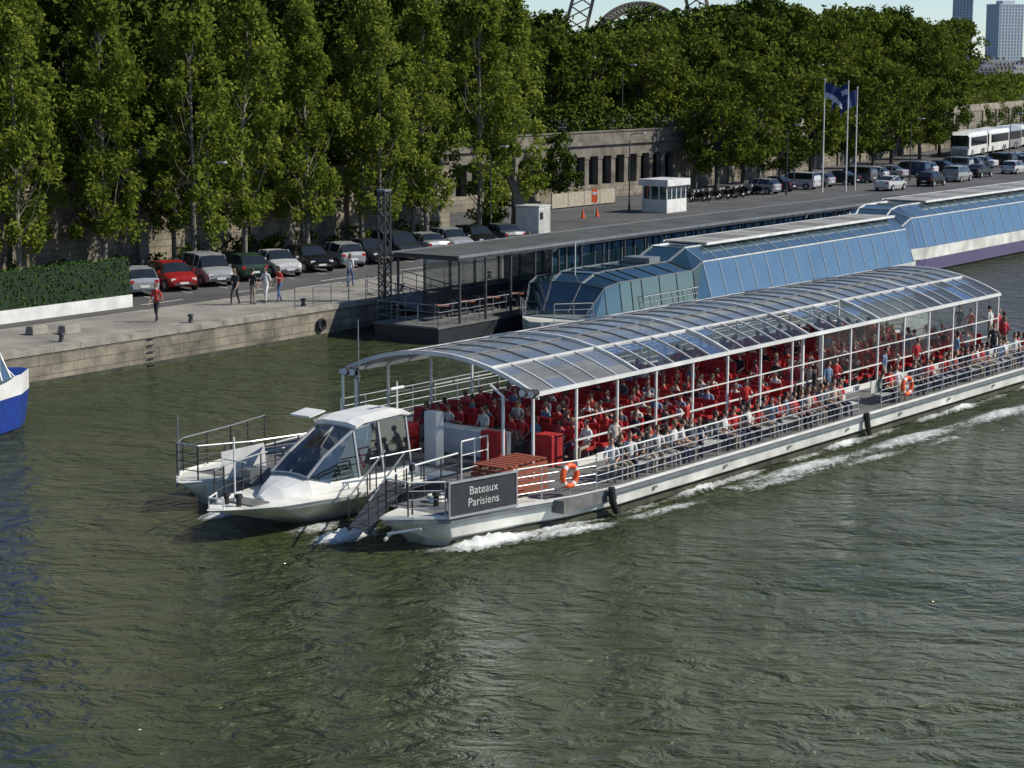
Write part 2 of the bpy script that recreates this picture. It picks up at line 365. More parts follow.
def treemesh(name,mb,v,lv,leaf):
    nb=len(mb.v); fs=list(mb.f); n=len(v)//4
    allv=np.concatenate([np.array(mb.v).reshape(-1,3),v])
    lf=(np.arange(n*4).reshape(n,4)+nb)
    me=bpy.data.meshes.new(name); me.from_pydata(allv.tolist(),[],fs+lf.tolist())
    for m in mb.mats: me.materials.append(m)
    me.materials.append(leaf); mi=list(mb.m)+[len(mb.mats)]*n
    me.polygons.foreach_set('material_index',mi)
    at=me.attributes.new('lv','FLOAT','POINT'); at.data.foreach_set('value',np.concatenate([np.full(nb,.5),lv]))
    return me
def poplar(i):
    H=16.2+rng.uniform(-1,1.2); mb=MB()
    z=np.linspace(0,H*.93,9); bx=np.cumsum(rng.normal(0,.08,9)); by=np.cumsum(rng.normal(0,.08,9)); bx-=bx[0];by-=by[0]
    mb.tube([(bx[k],by[k],z[k]) for k in range(9)],[.16*(1-.88*k/8)+.01 for k in range(9)],barkp,8)
    cs=[];rs=[]
    for k in range(98):
        t=rng.random()**.9; zz=2.5+t*(H-2.8)
        Rz=2.75*math.sin(math.pi*min(1,(.17+.83*t))**.92)*(.68+.5*rng.random())+.2
        a=rng.random()*2*math.pi; rr=Rz*math.sqrt(rng.random())*.85
        c=(np.interp(zz,z,bx)+rr*math.cos(a),np.interp(zz,z,by)+rr*math.sin(a),zz)
        cs.append(c); r=rng.uniform(.36,.85); rs.append((r,r,r*1.3))
        if k%2==0:
            zb=max(2.0,zz-rr*1.5-.4); mb.tube([(np.interp(zb,z,bx),np.interp(zb,z,by),zb),((c[0]+np.interp(zb,z,bx))/2,(c[1]+np.interp(zb,z,by))/2,zb+(zz-zb)*.35),c],[.045,.025,.01],barkp,5)
    v,lv=leafcloud(cs,rs,115,.09,.185,.2)
    return treemesh('poplar_tree',mb,v,lv,leafP)
def plane(i,leaf=None,n=66):
    H=13+rng.uniform(-1,1.4); mb=MB(); h0=2.4
    mb.tube([(0,0,0),(.1,.05,1.6),(0,.1,h0),(.1,0,H*.7)],[.3,.24,.2,.06],barkm,8)
    cs=[];rs=[]
    for k in range(84):
        a=rng.random()*2*math.pi; t=rng.random(); zz=h0+.2+t*(H-h0-.8)
        Rz=4.4*math.sqrt(max(.05,math.sin(math.pi*(.14+.78*t))))*(.8+.3*rng.random())
        rr=Rz*math.sqrt(rng.random()); c=(rr*math.cos(a),rr*math.sin(a),zz); cs.append(c); r=rng.uniform(.7,1.45); rs.append((r,r,r*.8))
        if k%4==0: mb.tube([(0,.05,h0-.3+t*2),(c[0]*.5,c[1]*.5,h0+(zz-h0)*.6),c],[.1,.06,.02],barkm,5)
    v,lv=leafcloud(cs,rs,n,.16,.35,.4)
    return treemesh('plane_tree',mb,v,lv,leaf or leafD)
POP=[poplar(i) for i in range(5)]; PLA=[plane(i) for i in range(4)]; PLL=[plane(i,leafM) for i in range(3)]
pu=[-2,3.5,9.5,16,22,27.5,33,39.5,45.5,51,57,62]
for i,u in enumerate(pu):
    inst('poplar_tree',POP[i%5],Q(u+random.uniform(-.6,.6),18.0+random.uniform(-.7,.7),QZ-.12),random.uniform(0,6.28),random.uniform(.95,1.15))
for i,u in enumerate([-6,6,13,19,25,31,37,43,49,55]):
    inst('poplar_tree',POP[(i+2)%5],Q(u+random.uniform(-.6,.6),21.9,QZ-.12),random.uniform(0,6.28),random.uniform(.85,1.08))
k=0
for v0,us in ((28,range(-20,60,6)),(37.5,range(-20,252,6)),(46,range(-14,252,10)),(56,range(60,256,14))):
    for u in us:
        me=PLL[k%3] if (random.random()<(.5 if u>60 else .15) and v0<45) else PLA[k%4]; k+=1
        s_=random.uniform(.86,1.10)
        if 84<u<134: s_=random.uniform(.80,.90)
        if u>=150: s_*=1.06
        inst('plane_tree',me,Q(u+random.uniform(-2,2),v0+bend(u)+(2 if u>60 and v0<40 else 0)+random.uniform(-1.2,1.2),UZ),random.uniform(0,6.28),s_)
for u,v,s in ((67,31,.72),(88,31.5,.45),(113,30,.85),(120,31,1.0),(128,31,.62),(137,32,.9),(150,34,.95),(161,36,.75),(173,39,.95),(186,41,.85),(197,43,.8)):
    inst('plane_tree',PLL[k%3] if k%3 else PLA[k%4],Q(u,v,QZ-.12),random.uniform(0,6.28),s); k+=1
def shrubs(name,pts,rad,n,s0,s1,leaf):
    v,lv=leafcloud(pts,[rad]*len(pts),n,s0,s1,.2); inst(name,treemesh(name,MB(),v,lv,leaf),QO,QR)
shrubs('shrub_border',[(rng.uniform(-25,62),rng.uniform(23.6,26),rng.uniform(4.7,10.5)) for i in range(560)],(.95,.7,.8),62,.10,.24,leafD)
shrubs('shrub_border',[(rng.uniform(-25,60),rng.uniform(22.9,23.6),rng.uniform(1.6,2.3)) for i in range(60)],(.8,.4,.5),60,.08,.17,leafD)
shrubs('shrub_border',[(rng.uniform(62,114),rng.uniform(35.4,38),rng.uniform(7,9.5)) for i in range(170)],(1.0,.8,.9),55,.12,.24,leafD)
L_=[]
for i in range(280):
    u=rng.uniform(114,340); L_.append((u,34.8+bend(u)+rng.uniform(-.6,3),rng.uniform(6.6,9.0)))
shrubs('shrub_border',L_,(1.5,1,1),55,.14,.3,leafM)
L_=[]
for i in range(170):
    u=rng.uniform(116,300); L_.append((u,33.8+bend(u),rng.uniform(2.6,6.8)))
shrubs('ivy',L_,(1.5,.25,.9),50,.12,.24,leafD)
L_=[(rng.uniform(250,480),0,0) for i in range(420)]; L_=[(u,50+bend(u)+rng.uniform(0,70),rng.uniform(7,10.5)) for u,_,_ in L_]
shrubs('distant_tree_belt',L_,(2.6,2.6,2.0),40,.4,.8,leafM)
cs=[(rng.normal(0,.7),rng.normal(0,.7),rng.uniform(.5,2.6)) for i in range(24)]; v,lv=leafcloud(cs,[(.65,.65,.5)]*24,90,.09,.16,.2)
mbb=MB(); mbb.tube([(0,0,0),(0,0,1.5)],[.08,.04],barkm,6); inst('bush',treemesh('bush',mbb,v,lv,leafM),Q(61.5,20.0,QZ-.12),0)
e=empty('hedge_fence',QO,QR); mb=MB(); mb.box2((-14,8.3,QZ-.12),(14.3,8.7,QZ+.5),white)
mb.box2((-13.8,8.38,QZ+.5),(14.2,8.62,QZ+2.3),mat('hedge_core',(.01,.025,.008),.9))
mb.build('base',parent=e)
cs=[(x,8.5,z) for x in np.arange(-13.8,14.3,.3) for z in np.arange(QZ+.62,QZ+2.45,.27)]
v,lv=leafcloud(cs,[(.28,.2,.22)]*len(cs),34,.05,.10,.5); o=inst('hedge',treemesh('hedge',MB(),v,lv,leafH),(0,0,0)); o.parent=e

# ------------------------------------------------------------------ people
def person_mesh(name,pose='stand',long_hair=False,ph=0.0,arm=0):
    V=[];E=[];Rd=[];T=[];roots=[]
    def av(p,r,root=False):
        V.append(Vector(p));Rd.append(r)
        if root: roots.append(len(V)-1)
        return len(V)-1
    def ed(a,b,t): E.append((a,b));T.append(t)
    sit=pose=='sit'
    pz=.58 if sit else .93
    lean=-.06 if sit else .02
    pel=av((0,0,pz),.125,True); bel=av((lean*.4,0,pz+.15),.118); che=av((lean*.8,0,pz+.33),.135); uch=av((lean,0,pz+.46),.10); nk=av((lean+.01,0,pz+.555),.052); hb=av((lean+.03,0,pz+.64),.06)
    ed(pel,bel,'s');ed(bel,che,'s');ed(che,uch,'s');ed(uch,nk,'k');ed(nk,hb,'k')
    for sg in(1,-1):
        sh=av((lean,sg*.165,pz+.455),.058); ed(uch,sh,'s')
        if sit:
            el=(lean+.08,sg*.23,pz+.2); wr=(.27,sg*(.13 if arm==0 else .22),pz+.09+(.22 if arm==1 and sg==1 else 0))
        else:
            sw=.16*math.sin(ph)*sg; el=(lean-.03-sw*.5,sg*.225,pz+.19); wr=(lean+.05-sw*1.4,sg*.235,pz-.05)
            if arm==1 and sg==1: wr=(lean+.22,.2,pz+.28)
        e1=av(el,.043); w1=av(wr,.027); ed(sh,e1,'s'); ed(e1,w1,'k')
        d=(Vector(wr)-Vector(el)).normalized(); pm=Vector(wr)+d*.055; p1=av(pm,.034); ed(w1,p1,'k')
        down=Vector((0,0,-1)) if sit else Vector((.3,-sg*.5,-.4)); down=(down-d*down.dot(d)).normalized()
        acr=d.cross(down).normalized()
        for j,ln in enumerate((.060,.072,.066,.050)):
            o=acr*((j-1.5)*.019); a=av(pm+o,.010,True); b=av(pm+o+d*(.03+ln*.5),.009); c=av(pm+o+d*(.03+ln*.9)+down*.022,.007); ed(a,b,'k'); ed(b,c,'k')
        a=av(pm-d*.02-acr*.02,.011,True); b=av(pm+d*.01-acr*.05,.009); c=av(pm+d*.035-acr*.058+down*.01,.008); ed(a,b,'k'); ed(b,c,'k')
        hp=av((0,sg*.085,pz-.03),.088); ed(pel,hp,'p')
        if sit:
            kn=(.42,sg*.11,pz-.06); an=(.44+.03*sg,sg*.11,.09)
        else:
            a=.42*math.sin(ph)*sg; kn=(.43*math.sin(max(a,0)+a*.3+.05),sg*.085,pz-.03-.42*math.cos(a)); an=(kn[0]+.4*math.sin(a-.12 if a<0 else a*.4-.05),sg*.08,kn[2]-.40*math.cos(a*.7))
            if abs(ph)<.01: an=(0,sg*.09,.09)
        k1=av(kn,.06); a1=av(an,.04); ed(hp,k1,'p'); ed(k1,a1,'p')
        hl=av((an[0]-.03,an[1],an[2]-.045),.038); ty=av((an[0]+.16,an[1]+sg*.02,an[2]-.055),.033); ed(a1,hl,'o'); ed(hl,ty,'o')
    me=bpy.data.meshes.new('tmp'); me.from_pydata(V,E,[]); ob=bpy.data.objects.new('tmp',me); sc.collection.objects.link(ob)
    ob.modifiers.new('k','SKIN'); sv=me.skin_vertices[0].data
    for i in range(len(V)): sv[i].radius=(Rd[i],Rd[i]); sv[i].use_root=(i in roots)
    ss=ob.modifiers.new('s','SUBSURF'); ss.levels=1; ss.render_levels=1
    dg=bpy.context.evaluated_depsgraph_get(); ev=ob.evaluated_get(dg); m2=bpy.data.meshes.new_from_object(ev)
    vs=[v.co.copy() for v in m2.vertices]; fs=[tuple(p.vertices) for p in m2.polygons]
    bpy.data.objects.remove(ob)
    def segd(p,a,b):
        ab=b-a; t=max(0,min(1,(p-a).dot(ab)/max(1e-9,ab.length_squared))); return (p-(a+ab*t)).length
    matm={'s':shirt,'k':skin,'p':pants,'o':shoe}
    mb=MB()
    for k2 in('s','k','p','o'): mb.mi(matm[k2])
    fm=[]
    for f in fs:
        c=sum((vs[i] for i in f),Vector())/len(f); best=min(range(len(E)),key=lambda i:segd(c,V[E[i][0]],V[E[i][1]])/(.5+4*Rd[E[i][1]])); fm.append(mb.mi(matm[T[best]]))
    for v in vs:
        if abs(v.y)<.21 and pz-.1<v.z<pz+.5 and v.x<.16: v.x*=.8
    mb.v=[tuple(v) for v in vs]; mb.f=fs; mb.m=fm
    hc=Vector((lean+.045,0,pz+.715))
    def ball(c,r,m,nu=12,nv=8,cut=None):
        vv=[];ff=[]
        for i in range(nv+1):
            th=math.pi*i/nv
            for j in range(nu):
                a=2*math.pi*j/nu; x=math.sin(th)*math.cos(a);y=math.sin(th)*math.sin(a);z=math.cos(th)
                jaw=1-.22*max(0,-z)
                vv.append((c[0]+r[0]*x*(jaw if r[2]>.05 else 1),c[1]+r[1]*y*(jaw if r[2]>.05 else 1),c[2]+r[2]*z))
        for i in range(nv):
            for j in range(nu):
                f=(i*nu+j,i*nu+(j+1)%nu,(i+1)*nu+(j+1)%nu,(i+1)*nu+j)
                if cut and not cut(sum((Vector(vv[q]) for q in f),Vector())/4-Vector(c)): continue
                ff.append(f)
        mb.add(vv,ff,m)
    ball(hc,(.092,.074,.115),skin,14,10)
    ball(hc+Vector((-.008,0,.012)),(.106,.090,.122),hairm,14,10,cut=(lambda d:(d.x<.045 and d.z>-.04) or d.z>.055))
    if long_hair: ball(hc+Vector((-.05,0,-.07)),(.055,.085,.14),hairm,12,8)
    mb.add([hc+Vector((.085,-.013,-.03)),hc+Vector((.085,.013,-.03)),hc+Vector((.115,0,-.028)),hc+Vector((.09,0,.015))],[(0,1,2),(0,2,3),(1,3,2)],skin)
    for sg in(1,-1):
        ball(hc+Vector((.078,sg*.028,.005)),(.012,.013,.009),eyem,6,4); ball(hc+Vector((0,sg*.077,-.005)),(.022,.010,.030),skin,6,5)
    mb.box(hc+Vector((.080,0,-.055)),(.012,.042,.008),lipm)
    me=mb.mesh(name); me.polygons.foreach_set('use_smooth',[True]*len(me.polygons)); return me
SIT=[person_mesh('seated_passenger','sit',lh,0,ar) for lh,ar in((False,0),(True,0),(False,1),(True,1))]
STD=[person_mesh('pedestrian','stand',False,1.0,0),person_mesh('pedestrian','stand',True,-1.0,0),person_mesh('pedestrian','stand',False,0.0,1),person_mesh('pedestrian','stand',True,.6,1)]
def recol(me,sh,pa):
    m=me.copy()
    for i,x in enumerate(m.materials):
        if x==shirt and sh: m.materials[i]=sh
        if x==pants and pa: m.materials[i]=pa
    return m
c_red=mat('cloth_red',(.5,.05,.04),.85); c_dk=mat('cloth_dark',(.02,.022,.03),.85); c_wh=mat('cloth_white',(.65,.65,.63),.85); c_kh=mat('cloth_khaki',(.3,.26,.2),.85); c_bl=mat('cloth_blue',(.08,.14,.28),.85)
for me,sh,pa,u,v,rz in((STD[0],c_red,c_dk,10,2.3,200),(STD[1],c_dk,c_dk,17.1,3.9,190),(STD[2],c_dk,c_kh,17.7,3.3,10),(STD[0],c_wh,c_wh,18.6,3.2,200),(STD[3],c_red,c_bl,19.3,2.9,170),(STD[1],c_wh,c_bl,26.7,4.4,20),(STD[2],c_dk,c_kh,44,4.5,60)):
    inst('pedestrian',recol(me,sh,pa),Q(u,v,QZ+.003),QR+R(rz),1.04)

# ------------------------------------------------------------------ vehicles
def carpaint(n,c,metal=.3): return mat('car_paint_'+n,c,.25,metal,var=.05)
CAR={'hatch':[(-1.98,.66,.42,.72,.76,.58),(-1.9,.82,.28,.92,.97,.72),(-1.5,.86,.24,.96,1.40,.62),(-.3,.87,.22,.96,1.49,.64),(.40,.87,.22,.94,1.42,.61),(1.05,.86,.22,.92,.97,.74),(1.72,.82,.25,.76,.82,.66),(2.0,.66,.34,.60,.64,.52)],
 'sedan':[(-2.25,.66,.42,.72,.78,.58),(-2.15,.82,.28,.92,.97,.74),(-1.55,.86,.24,.96,1.02,.74),(-.95,.87,.22,.96,1.38,.60),(.30,.87,.22,.94,1.41,.61),(1.05,.86,.22,.92,.96,.74),(1.9,.82,.25,.74,.79,.66),(2.2,.66,.34,.58,.62,.52)],
 'van':[(-2.15,.74,.42,.85,.95,.66),(-2.1,.86,.28,1.0,1.35,.74),(-1.95,.88,.26,1.02,1.62,.72),(0,.89,.24,1.02,1.68,.72),(.75,.89,.24,1.0,1.60,.69),(1.4,.88,.24,.98,1.04,.76),(1.95,.84,.27,.82,.88,.68),(2.2,.68,.36,.62,.66,.54)]}
def carmesh(kind,paint):
    st=CAR[kind]; mb=MB(); rings=[]
    for x,w_,zb,zt,zr,rw in st:
        half=[(w_*.9,zb),(w_,(zb+zt)/2),(w_*.98,zt),(rw,zr)]
        rings.append([(x,y,z) for y,z in half]+[(x,0,zr+.03)]+[(x,-y,z) for y,z in half[::-1]]+[(x,0,zb)])
    sideg=[2,3,4] if kind=='sedan' else [1,2,3,4]
    fr=4; rearw=2 if kind=='sedan' else 1
    def mf(i,k):
        if k in(2,5) and i in sideg: return cglass
        if k in(3,4) and i in(fr,rearw): return cglass
        return None
    mb.loft(rings,paint,True,True,mf)
    for sg in(1,-1):
        for i in(2,3,4):
            if i==2 and kind=='sedan': continue
            x,w_,zb,zt,zr,rw=st[i]; mb.beam((x,sg*w_*.985,zt),(x,sg*(rw+.015),zr+.01),.08,.04,paint)
        mb.beam((st[2][0],sg*(st[2][5]+.01),st[2][4]),(st[4][0],sg*(st[4][5]+.01),st[4][4]+.01),.06,.05,paint)
        for xx in(-1.3,1.3):
            mb.tube([(xx,sg*.70,.31),(xx,sg*.89,.31)],.31,tyre,16); mb.tube([(xx,sg*.88,.31),(xx,sg*.905,.31)],.19,steel,10)
            mb.torus((xx,sg*.865,.33),(0,1,0),.345,.025,dgrey,16,5)
        mb.box((st[-2][0]+.17,sg*.58,.66),(.16,.26,.12),lampw); mb.box((st[0][0]+.05,sg*.66,.80),(.1,.2,.16),lampred)
        mb.box((.75,sg*1.0,1.02),(.12,.16,.11),paint)
    mb.box((st[-1][0]+.0,0,.42),(.06,1.1,.12),dgrey); mb.box((st[0][0]-.01,0,.55),(.03,.5,.11),lampw); mb.box((st[-1][0]+.035,0,.47),(.03,.5,.11),lampw)
    return mb.mesh('parked_car')
P={n:carpaint(n,c) for n,c in dict(silver=(.36,.37,.38),red=(.38,.02,.02),white=(.6,.6,.6),dark=(.03,.035,.045),black=(.012,.012,.014),grey=(.12,.13,.14),blue=(.03,.05,.12),green=(.03,.06,.04)).items()}
CM={}
def car(kind,colr,u,v,rz):
    k=(kind,colr)
    if k not in CM: CM[k]=carmesh(kind,P[colr])
    inst('parked_car',CM[k],Q(u,v,QZ-.12),R(rz),1)
seq=[('hatch','silver'),('hatch','red'),('van','silver'),('hatch','green'),('sedan','white'),('hatch','black'),('hatch','silver'),('sedan','dark'),('van','dark'),('sedan','silver'),('hatch','silver'),('hatch','black'),('sedan','grey')]
for i,(k_,c) in enumerate(seq):
    u=18.6+2.95*i; car(k_,c,u,12.6+.1*i,(300 if i%3 else 120)+random.uniform(-3,3))
seq=['silver','dark','white','silver','black','grey','white','silver','blue','white','black','silver','grey','white','dark','silver','white','black']
for i,c in enumerate(seq):
    car(['hatch','sedan','van'][(i*7)%3],c,112+i*4.4,25.2+.05*i+random.uniform(-.4,.4),145+random.uniform(-4,4))
for i,c in enumerate(['white','black','silver','dark','white','grey','red','silver','white','black']):
    car(['sedan','hatch','van'][i%3],c,124+i*9,17+.5*i+random.uniform(-1,1),55+random.uniform(-2,2))
def coach(colr):
    mb=MB(); rings=[]
    for x,w_,zt in((-6,1.1,3.0),(-5.85,1.25,3.2),(5.3,1.25,3.2),(5.9,1.2,2.9),(6.05,1.15,1.5),(6.1,1.05,.5)):
        rings.append([(x,w_*.97,.35),(x,w_,1.1),(x,w_,min(2.75,zt-.3)),(x,w_*.85,zt),(x,-w_*.85,zt),(x,-w_,min(2.75,zt-.3)),(x,-w_,1.1),(x,-w_*.97,.35)])
    mb.loft(rings,colr,True,True,lambda i,k:(cglass if i==3 and k in(1,2,3,4,5) else None))
    for sg in(1,-1):
        for j in range(7): mb.box2((-5.4+j*1.5,min(sg*1.252,sg*1.272),1.5),(-4.0+j*1.5,max(sg*1.252,sg*1.272),2.6),cglass)
        for xx in(-3.6,-2.5,3.9): mb.tube([(xx,sg*1.0,.5),(xx,sg*1.28,.5)],.5,tyre,16); mb.tube([(xx,sg*1.27,.5),(xx,sg*1.30,.5)],.28,steel,10)
    mb.box2((-6.03,-.9,1.7),(-5.98,.9,2.7),cglass)
    return mb.mesh('coach')
cw=coach(white); cg=coach(P['silver']); co2=coach(offw)
for i in range(9): inst('coach',(cw,co2,cg)[i%3],Q(199+i*4.4,40+i*.8+random.uniform(-1,1),QZ-.12),R(246+random.uniform(-5,5)))
for i in range(4): inst('coach',cw,Q(206+i*15,28+i*2.5,QZ-.12),R(232))
def moto():
    mb=MB()
    for x in(-.65,.65): mb.torus((x,0,.3),(0,1,0),.25,.06,tyre,16,6); mb.tube([(x,-.05,.3),(x,.05,.3)],.1,steel,8)
    mb.loft([[(-.7,.08,.6),(-.7,-.08,.6),(-.7,-.08,.72),(-.7,.08,.72)],[(-.3,.16,.4),(-.3,-.16,.4),(-.3,-.14,.82),(-.3,.14,.82)],[(.1,.16,.3),(.1,-.16,.3),(.1,-.12,.75),(.1,.12,.75)],[(.35,.08,.5),(.35,-.08,.5),(.35,-.06,.85),(.35,.06,.85)]],P['black'])
    mb.tube([(.65,.06,.3),(.42,.05,.95)],.03,steel); mb.tube([(.42,-.32,1.0),(.42,.32,1.0)],.02,dgrey); mb.box((.5,0,.88),(.12,.2,.18),lampw)
    return mb.mesh('parked_motorcycle')
mm_=moto()
for i in range(22): inst('parked_motorcycle',mm_,Q(93+i*.9,24.5+random.uniform(-.5,.5),QZ-.12),QR+R(70+random.uniform(-18,18)))

def lamp(u,v,h=8,z=QZ-.12):
    mb=MB(); mb.tube([(0,0,0),(0,0,.8),(0,0,.82),(0,0,h-.6)],[.11,.09,.06,.045],dgrey,8); mb.tube([(0,0,h-.6),(.1,0,h-.15),(.5,0,h),(1.0,0,h)],.035,dgrey,6)
    mb.loft([[(.8,-.1,h-.03),(.8,.1,h-.03),(.8,.1,h+.06),(.8,-.1,h+.06)],[(1.4,-.14,h-.05),(1.4,.14,h-.05),(1.4,.1,h+.08),(1.4,-.1,h+.08)],[(1.5,-.06,h-.02),(1.5,.06,h-.02),(1.5,.05,h+.04),(1.5,-.05,h+.04)]],offw)
    mb.build('street_lamp',loc=Q(u,v,z),rz=QR+R(-90))
for u in(28,56,84,112,140,168,196): lamp(u,16.0+(6 if u>80 else 0),6.5)
for u in(80,105,130,160): lamp(u,35.8+bend(u),7,UZ)
def flagpole(u,v,h,c,rz):
    e=empty('flagpole',Q(u,v,QZ-.12),0); mb=MB(); mb.tube([(0,0,0),(0,0,h)],[.08,.045],white,8); mb.tube([(0,0,h),(0,0,h+.15)],.08,white,8); mb.build('pole',parent=e)
    mb=MB(); n=14
    for i in range(n):
        for j in range(3):
            def pt(a,b): t=a/n; return (t*1.7,.28*t*math.sin(t*11+b*.6),h-.15-b*.5-1.1*t*t)
            mb.quad(pt(i,j),pt(i+1,j),pt(i+1,j+1),pt(i,j+1),c[j] if isinstance(c,list) else c)
    mb.build('flag',parent=e,rz=rz)
fb=mat('flag_blue',(.02,.04,.14),.8); fw=mat('flag_white',(.55,.58,.64),.8)
flagpole(117.5,21,10.6,[fb,fb,fw],R(-20)); flagpole(119.5,19.5,10.4,[fb,fw,fb],R(150)); flagpole(121.5,19.5,9.8,fb,R(195))
e=empty('ticket_booth',Q(86.6,20.2,QZ-.12),QR); mb=MB()
mb.box2((-1.6,-1.2,0),(1.6,1.2,1.1),white); mb.box2((-1.5,-1.1,1.1),(1.5,1.1,2.2),wheelglass)
for x in(-1.52,-.76,0,.76,1.52):
    for y in(-1.12,1.12): mb.box((x,y,1.65),(.1,.09,1.1),white)
for y in(-.4,.4):
    for x in(-1.54,1.54): mb.box((x,y,1.65),(.09,.1,1.1),white)
mb.box2((-1.85,-1.4,2.2),(1.85,1.4,2.75),white); mb.build('booth',parent=e,bevel=.02)
e=empty('site_cabin',Q(61.8,16.4,QZ-.12),QR+R(10)); mb=MB(); mb.box2((-1.0,-.9,0.1),(1.0,.9,2.0),white); mb.box2((-1.05,-.95,2.0),(1.05,.95,2.12),offw)
for i in range(10): mb.box((-.9+i*.2,-.912,1.05),(.05,.03,1.7),offw)
mb.box((-.55,-.93,1.4),(.5,.02,.5),cglass); mb.box2((-.9,-.8,0),(.9,.8,.1),dgrey); mb.build('cabin',parent=e)
for u,v in((3.8,3.6),(4.8,2.6)):
    mb=MB(); mb.loft([[(-.45,-.28,0),(.45,-.28,0),(.45,.28,0),(-.45,.28,0)],[(-.42,-.26,.32),(.42,-.26,.34),(.42,.25,.33),(-.42,.25,.32)],[(-.34,-.2,.40),(.34,-.2,.41),(.34,.2,.40),(-.34,.2,.4)]],stone); mb.build('stone_block',loc=Q(u,v,QZ+.002),rz=QR+random.uniform(-.3,.3),bevel=.03)
for u in range(-6,60,8):
    mb=MB(); mb.tube([(0,0,0),(0,0,.1),(0,0,.28),(0,0,.30),(0,0,.4)],[.16,.11,.10,.16,.13],dgrey,10); mb.build('mooring_bollard',loc=Q(u+.7,.8,QZ+.003),rz=0)
for i in range(2):
    mb=MB(); mb.tube([(0,0,0),(0,0,.05)],.2,orange,8); mb.tube([(0,0,.05),(0,0,.7)],[.14,.03],orange,8)
    mb.build('traffic_cone',loc=Q(77+i*2.1,22,QZ-.12))
mb=MB(); mb.tube([(0,0,0),(0,0,2.0)],.04,steel,6); mb.box((0,-.05,1.5),(.5,.04,1.1),orange); mb.box((0,-.075,1.7),(.35,.012,.25),white); mb.build('traffic_sign',loc=Q(81,23.5,QZ-.12),rz=QR+R(-40))
mb=MB(); mb.box2((-5,0,.1),(5,.06,1.3),mat('banner_cream',(.36,.32,.24),.8)) 
for x in(-5,-2.5,0,2.5,5): mb.box((x,.03,.7),(.08,.09,1.4),greym)
mb.build('banner_fence',loc=Q(88,29,QZ-.12),rz=QR+R(0))

# ------------------------------------------------------------------ railings helper
def rail(mb,pts,h=1.05,nh=4,sp=1.5,r=.02,m=white,top=None,topr=None):
    P_=[Vector(p) for p in pts]
    for a,b in zip(P_[:-1],P_[1:]):
        n=max(1,round((b-a).length/sp))
        for i in range(n+1):
            p=a.lerp(b,i/n); mb.tube([p,p+Vector((0,0,h))],r*1.2,m,6)
    for k in range(nh):
        z=h*(k+1)/nh; rr=(topr or r*1.3) if k==nh-1 else r*.8
        for a,b in zip(P_[:-1],P_[1:]): mb.tube([a+Vector((0,0,z)),b+Vector((0,0,z))],rr,(top or m) if k==nh-1 else m,6)

# ------------------------------------------------------------------ main tour boat
tb=empty('tour_boat',BO,BR); C0=5.3
def spons(mirror):
    mb=MB(); fx=(lambda c:2*C0-c) if mirror else (lambda c:c)
    st=[(-2.0,1.18,1.32,.95),(-1.4,.55,1.6,.95),(-.6,-.08,1.9,.9),(1.8,-.56,2.4,.86),(4,-1.12,2.6,.85),(6,-1.37,2.6,.85),(42.5,-1.37,2.6,.85),(44,-1.0,2.4,.9)]
    rings=[]
    for i,(s_,co_,ci,zd) in enumerate(st):
        rk=[2.2,1.3,.5,0,0,0,0,0][i]; mid=(co_+ci)/2
        def p(c,z): return (s_+rk*(1-(z+.5)/(zd+.5)),fx(c),z)
        wd=ci-co_
        rings.append([p(co_,zd),p(co_+.02,zd-.18),p(co_+.06*min(1,wd),.3),p(co_+.2*wd,-.1),p(mid,-.5),p(ci-.2*wd,-.1),p(ci-.04,.3),p(ci,zd-.18),p(ci,zd)])
    mb.loft(rings,hullw); mb.build('hull_far' if mirror else 'hull_near',parent=tb,bevel=.02)
    mb=MB()
    pts=[(s_,fx(co_-.03),zd-.10) for s_,co_,ci,zd in st]
    for a,b in zip(pts[:-1],pts[1:]): mb.beam(a,b,.09,.10,greym)
    pts=[(s_,fx(co_-.02),zd+.02) for s_,co_,ci,zd in st]
    for a,b in zip(pts[:-1],pts[1:]): mb.beam(a,b,.06,.08,white)
    pts=[(s_+.3*(i<3),fx(co_+.10*(1 if i>2 else .4)),.12) for i,(s_,co_,ci,zd) in enumerate(st)][2:-1]
    for a,b in zip(pts[:-1],pts[1:]): mb.beam(a,b,.08,.14,algae)
    if not mirror:
        for s_ in(5.4,21.8,38.5): mb.tube([(s_,-1.5,.95),(s_+.05,-1.52,.5),(s_+.35,-1.45,.12)],[.11,.12,.09],black,8)
        for s_ in np.arange(8,42,4.2): mb.box((s_,-1.385,.52),(.18,.03,.08),greym)
    mb.build('strake',parent=tb)
spons(False); spons(True)
CC=5.75
mb=MB(); rings=[]
for i,(s_,hw,zd) in enumerate([(-4.3,.06,.98),(-3.6,.62,.97),(-2.6,1.15,.95),(-.5,1.6,.93),(2,1.9,.92),(5,2.0,.88)]):
    rk=[5.2,4.5,3.4,1.5,.3,0][i]
    def p(c,z): return (s_+rk*(1-(z+.5)/(zd+.5)),CC+c,z)
    rings.append([p(-hw,zd),p(-hw*.97,zd-.16),p(-hw*.62,.45),p(-hw*.35,.0),p(0,-.5),p(hw*.35,.0),p(hw*.62,.45),p(hw*.97,zd-.16),p(hw,zd)])
mb.loft(rings,hullw); mb.build('hull_centre',parent=tb,bevel=.03)
mb=MB(); mb.box2((3.2,-1.33,.5),(43,11.93,.885),deckm)
mb.box2((-.4,.3,.86),(3.2,2.3,.9),deckm); mb.box2((-.4,8.3,.86),(3.2,10.3,.9),deckm); mb.box2((-3.1,CC-.6,.95),(-2.4,CC+.6,1.0),deckm)
mb.box2((3.2,2.7,-.1),(43,7.9,.5),hullw)
mb.build('deck',parent=tb)
